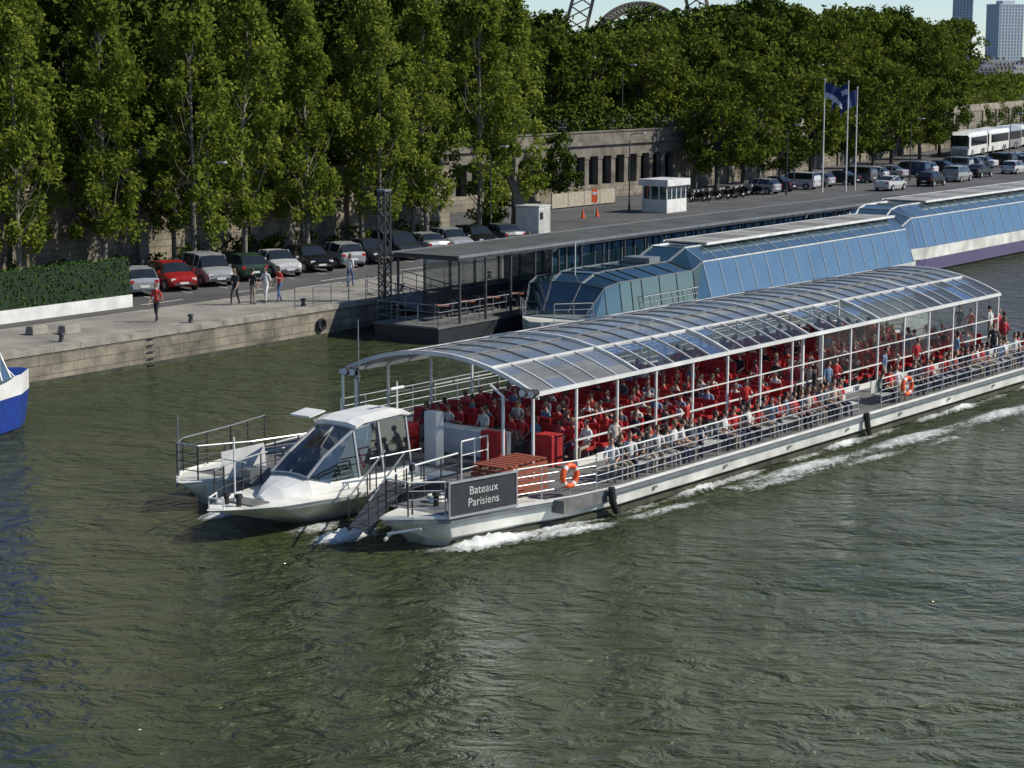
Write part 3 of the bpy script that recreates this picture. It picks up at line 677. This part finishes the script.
# roof
C1,C2=1.35,9.25
def zr(c): return 4.42-.92*(abs(c-C0)/3.95)**2.1
S0,S1=5.3,39.6; ds=1.143; ns=30
mbg=MB(); mbc=MB(); mbr=MB()
cs_all=[C1,1.9,2.5,3.1,3.9,4.6,5.3,6.0,6.7,7.5,8.1,8.7,C2]
for i in range(ns):
    a=S0+i*ds+.03; b=S0+(i+1)*ds-.03
    for c0,c1 in zip(cs_all[:-1],cs_all[1:]):
        fro=(i<5) or (3.05<c0<7.4)
        if not fro and 22<a<23.5: continue
        (mbg if fro else mbc).quad((a,c0,zr(c0)),(b,c0,zr(c0)),(b,c1,zr(c1)),(a,c1,zr(c1)),roofglass if fro else clearglass)
mbg.build('roof_panels_frosted',parent=tb); mbc.build('roof_panels_clear',parent=tb)
for i in range(ns+1):
    s_=S0+i*ds; big=(i%5==0); wdt=.11 if big else .05
    pts=[(s_,c,zr(c)+(.03 if big else .015)) for c in cs_all]
    for a,b in zip(pts[:-1],pts[1:]): mbr.beam(a,b,wdt,.13 if big else .06,framem if (big or a[1]<3 or a[1]>7.4) else greym)
for c in(3.1,7.5): mbr.beam((S0,c,zr(c)+.03),(S1,c,zr(c)+.03),.07,.07,framem)
for c in(4.4,6.2): mbr.beam((S0,c,zr(c)+.03),(S1,c,zr(c)+.03),.04,.05,greym)
for c in(C1,C2): mbr.beam((S0-.1,c,zr(c)),(S1+.1,c,zr(c)),.12,.12,white)
mbr.build('roof_frame',parent=tb)
mb=MB()
for i in range(16):
    s_=S0+i*ds*2
    for c in(C1+.02,C2-.02): mb.beam((s_,c,.88),(s_,c,3.46),.07,.07,white)
for c in(C1,C2):
    mb.beam((7.5,c,1.75),(S1,c,1.75),.05,.05,white); mb.beam((7.5,c,2.45),(S1,c,2.45),.035,.035,white)
    mb.beam((7.5,c,1.0),(S1,c,1.0),.04,.22,white)
for c in(C1+.3,C2-.3):
    mb.beam((24,c,.9),(24,c,3.6),.1,.1,white); mb.beam((22.6,c,.9),(22.6,c,3.6),.1,.1,white)
mb.build('posts',parent=tb)
mb=MB()
for i in range(6):
    a=S0+(16+i*2)*ds+.06; b=a+2*ds-.12
    if b<S1: mb.quad((a,C1+.03,1.8),(b,C1+.03,1.8),(b,C1+.03,3.4),(a,C1+.03,3.4),clearglass)
mb.quad((S0+2,C1+.3,1.0),(S0+2,C2-.3,1.0),(S0+2,C2-.3,1.9),(S0+2,C1+.3,1.9),clearglass)
mb.build('side_glass',parent=tb)
mb=MB(); seats=[]
def seat(s_,c,f=-1):
    mb.box((s_,c,1.29),(.42,.44,.10),red); mb.beam((s_+.24,c,1.30),(s_+.30,c,1.86),.44,.07,red,up=(1,0,0)); mb.box((s_,c,1.06),(.06,.3,.36),greym)
rows=np.arange(8.6,38.6,.92)
for s_ in rows:
    if 22.2<s_<24.2: continue
    for c in list(np.arange(1.75,4.9,.5))+list(np.arange(5.95,9.1,.5)):
        seat(s_,c); seats.append((s_,c))
mb.build('seats',parent=tb)
for (s_,c) in seats:
    pr=.64 if c<5 else .5
    if s_>30: pr=.8
    if random.random()<pr:
        inst('seated_passenger',random.choice(SIT),B(s_+.02+random.uniform(-.05,.05),c+random.uniform(-.06,.06),.80),BR+math.pi+random.uniform(-.6,.6),random.uniform(.90,1.04))
mb=MB(); mb.box2((6.8,-1.0,1.22),(22,-.56,1.28),offw); mb.box2((24,-1.0,1.22),(39,-.56,1.28),offw)
mb.box2((6.8,-.52,1.28),(22,-.48,1.75),offw); mb.box2((24,-.52,1.28),(39,-.48,1.75),offw)
for i in range(30):
    s_=7+i*1.1
    if not 21.9<s_<24.1: mb.box2((s_,-.94,.885),(s_+.05,-.62,1.22),greym)
mb.build('side_bench',parent=tb)
s_=6.6
while s_<39.6:
    if not 21.6<s_<24.0 and random.random()<.92:
        inst('seated_passenger',random.choice(SIT),B(s_,-.70+random.uniform(-.04,.04),.815),BR-math.pi/2+random.uniform(-1.1,.7),random.uniform(.93,1.04))
    s_+=random.uniform(.44,.58)
for s_ in(8.2,12.4,17.1,21.9,22.9,23.6,27,30.4,33.1,36.5,39,40.2):
    inst('standing_passenger',STD[2 if random.random()<.6 else 3],B(s_,.35+random.uniform(-.2,.5),.885),BR-math.pi/2+random.uniform(-1,1),random.uniform(.93,1.0))
mb=MB()
rail(mb,[(5.0,-1.22,.9),(21.6,-1.25,.9)],1.1,5,1.35,.02,steel,white); rail(mb,[(23.4,-1.25,.9),(43,-1.25,.9)],1.1,5,1.35,.02,steel,white)
rail(mb,[(1.9,-.46,.92),(5.0,-1.22,.9)],1.0,4,1.1,.018,steel,white)
rail(mb,[(-1.5,.65,.98),(-.65,.0,.94)],1.0,4,.9,.02,steel,white)
rail(mb,[(-1.5,.65,.98),(-1.45,1.5,.98),(.2,2.15,.95),(3.0,2.5,.9)],1.0,3,1.0,.022,dgrey,white)
rail(mb,[(3.3,2.6,.9),(4.6,2.6,.9)],1.3,3,.7,.022,white)
rail(mb,[(-1.5,2*C0-.65,.98),(-.65,2*C0,.94),(1.9,2*C0+.46,.92),(4,2*C0+1.0,.9)],1.05,4,1.3,.02,dgrey,greym)
rail(mb,[(8,2*C0+1.2,.9),(43,2*C0+1.2,.9)],1.05,4,1.3,.02,steel,greym)
rail(mb,[(-1.5,2*C0-.65,.98),(-1.45,2*C0-1.5,.98),(.2,2*C0-2.15,.95),(3.0,2*C0-2.5,.9)],1.05,4,1.0,.022,dgrey,steel)
rail(mb,[(-3.4,CC+.62,.97),(-2.6,CC+1.05,.95),(-.6,CC+1.5,.94),(2.6,CC+1.8,.92)],.95,3,1.0,.02,dgrey,steel)
rail(mb,[(-3.9,CC-.25,.98),(-4.05,CC+.2,.98),(-3.4,CC+.55,.98)],.3,1,.5,.02,white)
rail(mb,[(.8,CC-1.65,.93),(3,CC-1.8,.92)],.95,2,1.2,.02,dgrey,steel)
for o_ in(0,.75):
    mb.beam((-2.2,1.5+o_,.55),(1.2,3.1+o_,1.15),.06,.09,dgrey); mb.tube([(-2.2,1.5+o_,1.45),(1.2,3.1+o_,2.1)],.03,greym,6)
    for k_ in range(5):
        t=k_/4; mb.tube([(-2.2+3.4*t,1.5+1.6*t+o_,.55+.6*t),(-2.2+3.4*t,1.5+1.6*t+o_,1.45+.65*t)],.022,dgrey,6)
mb.add([(-2.2,1.5,.6),(1.2,3.1,1.2),(1.2,3.85,1.2),(-2.2,2.25,.6)],[(0,1,2,3)],dgrey)
mb.beam((-2.0,1.0,.55),(-1.6,.1,.75),.05,.06,white); mb.beam((-2.1,1.0,.4),(.3,2.2,.5),.06,.08,white)
mb.build('railings',parent=tb)
# sign
mb=MB(); sa=Vector((-.66,-.16,0)); sb=Vector((1.82,-.60,0)); dv=(sb-sa).normalized(); nn=Vector((dv.y,-dv.x,0))
def sp(t,z,o=0): p=sa.lerp(sb,t)+nn*o; return (p.x,p.y,z)
mb.beam(sp(0,1.42),sp(1,1.42),.04,.96,mat('sign_panel',(.035,.037,.042),.5))
mb.beam(sp(-.02,1.93,.03),sp(1.02,1.93,.03),.06,.06,steel); mb.beam(sp(-.02,.93,.03),sp(1.02,.93,.03),.06,.05,steel)
for t in(-.01,1.01): mb.tube([sp(t,.9,.02),sp(t,1.98,.02)],.035,steel,6)
mb.build('name_board',parent=tb)
lw=mat('lettering',(.55,.55,.52),.5)
for i,txt in enumerate(('Bateaux','Parisiens')):
    cu=bpy.data.curves.new('lettering','FONT'); cu.body=txt; cu.size=.34; cu.align_x='CENTER'; cu.extrude=.004; cu.materials.append(lw)
    o=bpy.data.objects.new('lettering_%d'%(i+1),cu); sc.collection.objects.link(o); o.parent=tb; p=sp(.5,1.50-i*.34,.03); o.location=p; o.rotation_euler=(R(90),0,math.atan2(dv.y,dv.x))
mb=MB()
for s_,c in((3.9,-1.03),(25.3,-1.36),(40,-1.36)): mb.torus((s_,c,1.5),(.1,1,0),.31,.085,orange,20,8,white)
mb.build('life_rings',parent=tb,smooth=True)
mb=MB()
for j in range(6):
    mb.box2((2.0,0,.95+j*.15),(4.2,.06,1.05+j*.15),wood); mb.box2((2.0,1.1,.95+j*.15),(4.2,1.16,1.05+j*.15),wood); mb.box2((1.95,0,.95+j*.15),(2.0,1.16,1.05+j*.15),wood)
for j in range(8): mb.box2((2.05+j*.27,.0,1.86),(2.25+j*.27,1.16,1.9),wood)
mb.build('slatted_locker',parent=tb)
mb=MB()
for s_,c in((.4,1.2),(1.1,1.3),(-3.3,CC-.25),(-3.3,CC+.25)):
    mb.tube([(s_,c,.9),(s_,c,1.2),(s_,c,1.22),(s_,c,1.32)],[.08,.08,.13,.11],black,8)
mb.torus((.9,1.6,.95),(0,0,1),.28,.06,offw,16,6); mb.torus((.9,1.6,1.05),(0,0,1),.24,.06,offw,16,6)
for c in(C1,C2-.6):
    mb.tube([(S0-.2,c-.35,3.45),(S0-.2,c+.35,3.45)],.035,white,6)
    for q in(-.22,.12): mb.tube([(S0-.42,c+q,3.6),(S0-.12,c+q,3.62)],[.15,.10],black,10); mb.tube([(S0-.44,c+q,3.6),(S0-.42,c+q,3.6)],.12,lampw,10)
mb.tube([(-3.0,CC+.2,1.0),(-3.0,CC+.2,2.9)],.03,white,6); mb.tube([(-3.0,CC-.25,2.2),(-3.0,CC+.65,2.2)],.02,white,6)
mb.tube([(-1.4,2*C0-.6,.98),(-1.4,2*C0-.6,2.9)],.025,greym,6); mb.tube([(-1.2,.75,1),(-1.2,.75,2.3)],.03,dgrey,6); mb.box((-1.2,.75,2.35),(.12,.12,.18),black)
mb.add([(-1.4,2*C0-.6,2.85),(-1.25,2*C0-.55,2.3),(-1.4,2*C0-.6,2.2)],[(0,1,2)],c_dk)
mb.tube([(4.6,7.9,.9),(4.6,7.9,5.4)],[.035,.02],greym,6)
mb.tube([(5.0,2.3,.9),(5.0,2.3,3.4),(5.0,2.8,3.7)],.05,white,8); mb.tube([(4.9,8.3,.9),(4.9,8.3,3.4)],.05,white,8)
mb.beam((-1.0,2*C0-2.1,1.42),(.4,2*C0-2.55,1.55),.04,.85,white); mb.beam((-.9,2*C0-3.0,1.2),(-.2,2*C0-3.2,1.2),.5,.4,greym)
mb.build('deck_fittings',parent=tb)
mb=MB(); mb.box2((6.9,3.9,.885),(7.5,6.7,1.75),white); mb.box2((5.9,7.2,.885),(6.8,8.6,1.8),red); mb.box2((6.0,3.2,.885),(6.35,4.0,2.0),red); mb.box2((7.0,1.9,.885),(7.6,2.6,1.9),red)
mb.box2((5.0,5.0,.885),(5.4,5.5,2.6),white); mb.box2((4.6,6.4,.885),(5.2,7.2,1.9),dgrey); mb.build('console',parent=tb,bevel=.03)
# cockpit
mb=MB()
def ring(s_,hw,z0,z1,hw1): return [(s_,CC-hw,z0),(s_,CC-(hw+hw1)/2-.02,(z0+z1)/2),(s_,CC-hw1,z1),(s_,CC-hw1*.5,z1+.04),(s_,CC,z1+.06),(s_,CC+hw1*.5,z1+.04),(s_,CC+hw1,z1),(s_,CC+(hw+hw1)/2+.02,(z0+z1)/2),(s_,CC+hw,z0)]
mb.loft([ring(-2.2,.2,.93,1.0,.1),ring(-1.7,.55,.93,1.2,.4),ring(-.9,.9,.93,1.42,.75),ring(0,1.0,.93,1.22,.95),ring(3.7,1.0,.92,1.18,.95),ring(3.9,.95,.92,1.15,.9)],white)
mb.build('cockpit_fairing',parent=tb,smooth=False,bevel=.02)
mb=MB()
st=[(-.95,.76,.72,1.47),(-.2,.93,.70,1.98),(1.1,.97,.72,2.62),(2.2,.97,.74,2.78),(3.5,.97,.74,2.76)]
rings=[[(s_,CC-hb,1.20 if k else 1.42),(s_,CC-ht,zt),(s_,CC-ht*.5,zt+.05),(s_,CC,zt+.06),(s_,CC+ht*.5,zt+.05),(s_,CC+ht,zt),(s_,CC+hb,1.20 if k else 1.42)] for k,(s_,hb,ht,zt) in enumerate(st)]
mb.loft(rings,darkglass,False,False,lambda i,k:(white if (i>=2 and k in(1,2,3,4)) else None))
mb.build('cockpit_glass',parent=tb)
mb=MB()
for k,(s_,hb,ht,zt) in enumerate(st):
    for sg in(-1,1):
        if k in (2,3,4): mb.beam((s_,CC+sg*hb,1.20),(s_,CC+sg*ht,zt),.06,.06,steel)
        if k<4:
            mb.beam((s_,CC+sg*(ht+.01),zt),(st[k+1][0],CC+sg*(st[k+1][2]+.01),st[k+1][3]),.06,.06,steel)
    if k in(0,2): mb.tube([r for r in [Vector(q)+Vector((0,0,.01)) for q in rings[k][1:6]]],.03,steel,6)
mb.beam((-.9,CC,1.55),(1.1,CC,2.70),.04,.04,steel)
mb.loft([[(x,CC-.85,z),(x,CC-.5,z+.08),(x,CC+.5,z+.08),(x,CC+.85,z),(x,CC+.85,z-.08),(x,CC-.85,z-.08)] for x,z in((1.1,2.74),(1.5,2.86),(3.2,2.9),(3.6,2.82))],white)
mb.loft([[(x,CC+.4,z),(x,CC+1.2,z),(x,CC+1.2,z+.05),(x,CC+.4,z+.05)] for x,z in((.4,2.95),(1.1,3.05))],white)
mb.beam((1.0,CC+.7,2.7),(.9,CC+.8,2.98),.05,.05,white)
mb.box2((-.5,CC-.65,1.3),(.6,CC+.65,1.6),black); mb.box2((1.7,CC-.3,.98),(2.1,CC+.3,1.9),red); mb.box2((2.7,CC-.7,.98),(3.2,CC+.7,1.5),black)
mb.tube([(3.3,CC-.6,2.9),(3.3,CC-.6,3.8)],.03,white,6); mb.tube([(3.0,CC-.6,3.6),(3.6,CC-.6,3.6)],.05,white,8)
mb.build('cockpit_frame',parent=tb)
inst('boat_pilot',recol(SIT[0],c_dk,c_dk),B(1.9,CC,1.02),BR+math.pi)
for s_,c in((41,.5),(40.5,1.5),(41.5,2.2),(42,1.0),(40.8,3.2),(41.6,4.1),(42.3,2.9)):
    inst('standing_passenger',STD[2],B(s_,c,.885),BR+random.uniform(0,6.28))

# ------------------------------------------------------------------ moored glass boats
pan=mat('roof_panel_grey',(.20,.18,.15),.5,var=.25); pan2=mat('roof_panel_light',(.32,.305,.27),.5,var=.2)
def glass_boat(name,u,v,hw,L_,flip,hull,stripe,zg=3.05,zt=3.75,zs=1.0,nose=3.5,roofx=10,wheel=0,fr=white,sw=.25,steep=1.6,glz=None):
    e=empty(name,Q(u,v,0),QR+(math.pi if flip else 0)); gm=glz or blueglass
    mb=MB(); st=[(-1.6,.12,.25),(-.4,.55,.1),(1.5,.86,0),(4,1,0),(L_-1,1,0),(L_,.93,0)]
    rings=[]
    for x,k,rk in st:
        h=hw*k; rings.append([(x,-h,zs),(x,-h,zs-sw),(x+rk,-h*.95,.1),(x+rk*3,-h*.6,-.4),(x+rk*3,h*.6,-.4),(x+rk,h*.95,.1),(x,h,zs-sw),(x,h,zs)])
    mb.loft(rings,hull,True,True,lambda i,k:(stripe if k in(0,6) else None)); mb.build('hull',parent=e)
    xs=[.2,.5,1.2,2.2,3.2,4.2]
    while xs[-1]<L_-1.5: xs.append(xs[-1]+1.75)
    nw=sum(1 for x in xs if x<wheel)
    mb=MB(); rings=[]
    for i,x in enumerate(xs):
        t=min(1,max(0,(x-.2)/nose)); k=.72+.28*math.sin(t*math.pi/2)
        a_,b_=(zg,zt) if x>=wheel else (zg-.3,zg+.1)
        z1=zs+.3+(a_-zs-.3)*min(1,t*steep); z2=z1+(b_-a_)*min(1,t*1.1)
        q_=.75 if x>=wheel else .35
        rings.append([(x,-hw*.96*k,zs),(x,-(hw-q_)*k,z1),(x,-hw*.35*k,z2),(x,hw*.35*k,z2),(x,(hw-q_)*k,z1),(x,hw*.96*k,zs)])
    n0=sum(1 for x in xs if x<roofx)
    mb.loft(rings,gm,True,True,lambda i,k:(pan if (i>=n0 and k==2) or k==5 else (wheelglass if i<nw else None))); mb.build('glazing',parent=e)
    mb=MB()
    for i,rg in enumerate(rings):
        for a,b in zip(rg[:-1],rg[1:]):
            a=Vector(a)+Vector((0,0,.02));b=Vector(b)+Vector((0,0,.02)); mb.beam(a,b,.045,.04,dgrey if i<nw else fr)
    for k in range(1,5):
        for j,(a,b) in enumerate(zip(rings[:-1],rings[1:])): mb.beam(Vector(a[k])+Vector((0,0,.03)),Vector(b[k])+Vector((0,0,.03)),.07,.06,greym if j<nw else white)
    zz=rings[-1][2][2]; x0=xs[n0]
    for i in range(n0,len(xs)-1):
        mb.box2((xs[i]+.07,-hw*.44,zz+.1),(xs[i+1]-.07,hw*.44,zz+.18),pan2 if (i%3) else pan)
    for y in(-hw*.47,hw*.47): mb.beam((x0,y,zz+.12),(xs[-1],y,zz+.12),.07,.14,white)
    if wheel:
        rail(mb,[(-1.2,-hw*.3,zs),(.3,-hw*.75,zs)],.9,3,.8,.02,steel); rail(mb,[(-1.2,hw*.3,zs),(.3,hw*.75,zs)],.9,3,.8,.02,steel)
        rail(mb,[(4,-hw*.98,zs),(wheel,-hw*.98,zs)],.9,3,1.2,.02,steel)
        mb.box2((wheel-1.6,-.8,zg+.05),(wheel-.5,.8,zg+.4),greym); mb.tube([(2,0,zg-.2),(2,0,zg+1.6)],.03,white,6)
    mb.build('frame',parent=e); return e
purple=mat('stripe_purple',(.13,.11,.22),.4); bluem=mat('hull_blue',(.015,.045,.25),.35); dkhull=mat('hull_dark',(.03,.035,.04),.4)
glass_boat('moored_restaurant_boat',25.6,-9.6,2.9,38,False,hullw,offw,roofx=12,wheel=9.5,fr=steel,nose=2.6,steep=2.2)
glass_boat('moored_restaurant_boat',62,-8.6,3.4,64,False,purple,hullw,zg=3.6,zt=4.3,zs=1.7,roofx=6,fr=steel,nose=4.5,sw=.75)
glass_boat('moored_blue_boat',-7.2,-6.2,2.2,28,True,bluem,white,zg=3.7,zt=4.0,zs=2.1,nose=1.6,roofx=3,sw=.75,steep=2.0)

# ------------------------------------------------------------------ landing stage
e=empty('landing_stage',QO,QR); mb=MB()
mb.box2((20.5,-6.3,-.3),(80,-2.3,.75),dkhull); mb.box2((20.4,-6.35,.75),(80.1,-2.25,.85),deckm)
mb.box2((22,-6.4,3.98),(78,-2.2,4.10),dgrey); mb.box2((22.1,-6.3,4.101),(77.9,-2.3,4.2),mat('felt_roof',(.06,.068,.06),.9,var=.35,scale=.5)); mb.box2((22,-6.45,4.10),(78,-6.3,4.24),greym); mb.box2((22,-2.3,4.10),(78,-2.15,4.24),greym)
for u in np.arange(22.3,78,2.2):
    for v in(-6.25,-2.4): mb.beam((u,v,.85),(u,v,3.98),.1,.1,dgrey)
mb.box2((24,-2.75,.85),(31,-2.65,1.9),dgrey)
mb.box2((31,-5.9,.85),(76,-2.7,1.5),dgrey); mb.build('structure',parent=e)
mb=MB(); mb.box2((31,-5.85,1.5),(76,-2.75,3.96),wheelglass); mb.box2((24,-2.72,1.95),(31,-2.68,3.9),clearglass)
for u in np.arange(31,76,1.4): mb.beam((u,-5.9,1.5),(u,-5.9,3.95),.06,.06,greym)
mb.build('glazing',parent=e)
mb=MB(); rail(mb,[(20.6,-2.4,.85),(20.6,-6.2,.85),(31,-6.2,.85)],1.05,3,1.2,.022,greym); rail(mb,[(20.6,-2.4,.85),(24,-2.4,.85)],1.05,3,1.2,.022,greym); rail(mb,[(28,-2.4,.85),(78,-2.4,.85)],1.05,3,1.5,.022,dgrey)
mb.beam((24.5,-2.4,.95),(24.5,1.4,1.66),.1,.1,greym);mb.beam((27.5,-2.4,.95),(27.5,1.4,1.66),.1,.1,greym); mb.quad((24.5,-2.4,1.0),(27.5,-2.4,1.0),(27.5,1.4,1.7),(24.5,1.4,1.7),deckm)
for u in(24.5,27.5): rail(mb,[(u,-2.4,.95),(u,1.4,1.62)],1.0,3,1,.025,greym)
rail(mb,[(17.5,.3,QZ),(24.4,.3,QZ)],1.0,2,1.4,.025,greym); rail(mb,[(28,.3,QZ),(60,.3,QZ)],1.0,3,1.8,.025,greym)
for k_ in range(4):
    u=23+k_*2.2; mb.tube([(u,-4.6,.85),(u,-4.6,1.55)],.04,dgrey,6); mb.tube([(u,-4.6,1.55),(u,-4.6,1.6)],.4,wood,12)
    for du in(-.6,.6): mb.box((u+du,-4.6,1.3),(.4,.4,.06),dgrey); mb.box((u+du*1.3,-4.6,1.55),(.05,.4,.5),dgrey); mb.box((u+du,-4.6,1.07),(.06,.06,.42),greym)
mb.build('railings',parent=e)
mb=MB()
for x,y in((-.22,-.22),(.22,-.22),(.22,.22),(-.22,.22)): mb.tube([(x,y,-2),(x,y,7.2)],.05,dgrey,6)
for k_ in range(16):
    z=k_*.45; s_=1 if k_%2 else -1
    for y in(-.22,.22): mb.beam((-.22*s_,y,z),(.22*s_,y,z+.45),.04,.04,dgrey)
    for x in(-.22,.22): mb.beam((x,-.22*s_,z),(x,.22*s_,z+.45),.04,.04,dgrey)
mb.box((0,0,7.25),(.55,.55,.1),greym); mb.build('mooring_mast',loc=Q(22.6,-1.3,0),rz=QR)
mb=MB(); mb.tube([(0,0,-2),(0,0,6.2)],.22,white,10); mb.tube([(0,0,6.2),(0,0,6.4)],[.26,.1],offw,10); mb.build('mooring_pile',loc=Q(112,-2.3,0))

# ------------------------------------------------------------------ buildings
def building(name,loc,rz,W,D,floors,fh,wall,roof,winm,bay=2.6,mansard=True):
    e=empty(name,loc,rz); H=floors*fh; mb=MB(); mb.box2((-W/2,-D/2,-2),(W/2,D/2,H),wall)
    for f in range(1,floors+1): mb.box2((-W/2-.15,-D/2-.15,f*fh-.25),(W/2+.15,D/2+.15,f*fh-.05),wall)
    mb.build('walls',parent=e)
    mb=MB(); n=int(W/bay); nd=int(D/bay)
    for f in range(floors):
        for i in range(n):
            x=-W/2+(i+.5)*W/n; mb.box((x,-D/2-.02,f*fh+fh*.5),(bay*.5,.12,fh*.6),winm)
        for i in range(nd):
            y=-D/2+(i+.5)*D/nd
            for sg in(-1,1): mb.box((sg*(W/2+.02),y,f*fh+fh*.5),(.12,bay*.5,fh*.6),winm)
    mb.build('windows',parent=e)
    mb=MB()
    if mansard:
        a=W/2;b=D/2
        mb.loft([[(-a,-b,H),(a,-b,H),(a,b,H),(-a,b,H)],[(-a+1,-b+1,H+3),(a-1,-b+1,H+3),(a-1,b-1,H+3),(-a+1,b-1,H+3)],[(-a+4,-b+4,H+4.2),(a-4,-b+4,H+4.2),(a-4,b-4,H+4.2),(-a+4,b-4,H+4.2)]],roof)
        for i in range(n):
            x=-W/2+(i+.5)*W/n; mb.box((x,-b+.4,H+1.4),(1.2,1.0,1.8),wall)
        for i in range(5): mb.box((-W/2+W*(i+.5)/5,0,H+4.6),(1.0,2.4,2.6),wall)
    else:
        mb.box2((-W/2-.2,-D/2-.2,H),(W/2+.2,D/2+.2,H+1.2),wall); mb.box2((-W/4,-D/4,H+1.2),(W/4,D/4,H+4.5),roof)
    mb.build('roof',parent=e)
hau=mat('haussmann_stone',(.36,.31,.24),.9); zinc=mat('zinc_roof',(.13,.15,.18),.5); win=mat('building_window',(.04,.05,.06),.15)
tow=mat('tower_concrete',(.42,.47,.52),.8); twin=mat('tower_window',(.13,.19,.26),.2)
building('apartment_building',(-40,262,UZ),R(8),34,14,6,3.3,hau,zinc,win)
building('apartment_building',(-14,300,UZ),R(12),28,14,6,3.4,hau,zinc,win)
building('apartment_building',(-80,255,UZ),R(4),36,14,6,3.2,hau,zinc,win)
def at(px,D): return ((px-512)/2000*D*1.0126)
building('tower_block',(at(991,2000),2000,0),R(25),30,20,23,3.1,tow,tow,twin,3.4,False)
building('tower_block',(at(1032,1900),1900,0),R(10),30,22,18,3.1,tow,tow,twin,3.4,False)
building('tower_block',(at(950,2300),2300,0),R(-15),22,20,27,3.2,tow,tow,twin,3.4,False)
for i in range(7): building('apartment_building',(at(955+i*18,1300),1300+i*14,0),R(i*7),20,14,2+i%3,3.2,hau,zinc,win,mansard=True)
e=empty('iron_lattice_tower',(at(636,1000),1000,0),R(10)); mb=MB(); iron=mat('iron_brown',(.19,.14,.10),.7)
n=40
def ar(t,r,y): return (r*math.cos(t),y,18+r*math.sin(t))
for y in(-3,0):
    for k_ in range(n):
        t0=math.pi*k_/n;t1=math.pi*(k_+1)/n
        for r in(22,26): mb.beam(ar(t0,r,y),ar(t1,r,y),.8,.8,iron)
        mb.beam(ar(t0,22,y),ar(t1,26,y),.4,.4,iron); mb.beam(ar(t0,26,y),ar(t1,22,y),.4,.4,iron); mb.beam(ar(t0,22,y),ar(t0,26,y),.4,.4,iron)
for sg in(-1,1):
    for dx in(0,12):
        mb.beam((sg*(34+dx),0,0),(sg*(20+dx*.8),0,60),1.4,1.4,iron)
    for k_ in range(10):
        f=k_/10; g=(k_+1)/10
        a=lambda t,dx:(sg*((34+dx)*(1-t)+(20+dx*.8)*t),0,60*t)
        mb.beam(a(f,0),a(g,12),.6,.6,iron); mb.beam(a(f,12),a(g,0),.6,.6,iron)
mb.box2((-32,-3,47),(32,3,51),iron); mb.build('arch',parent=e)
print('OBJ',len(bpy.data.objects))
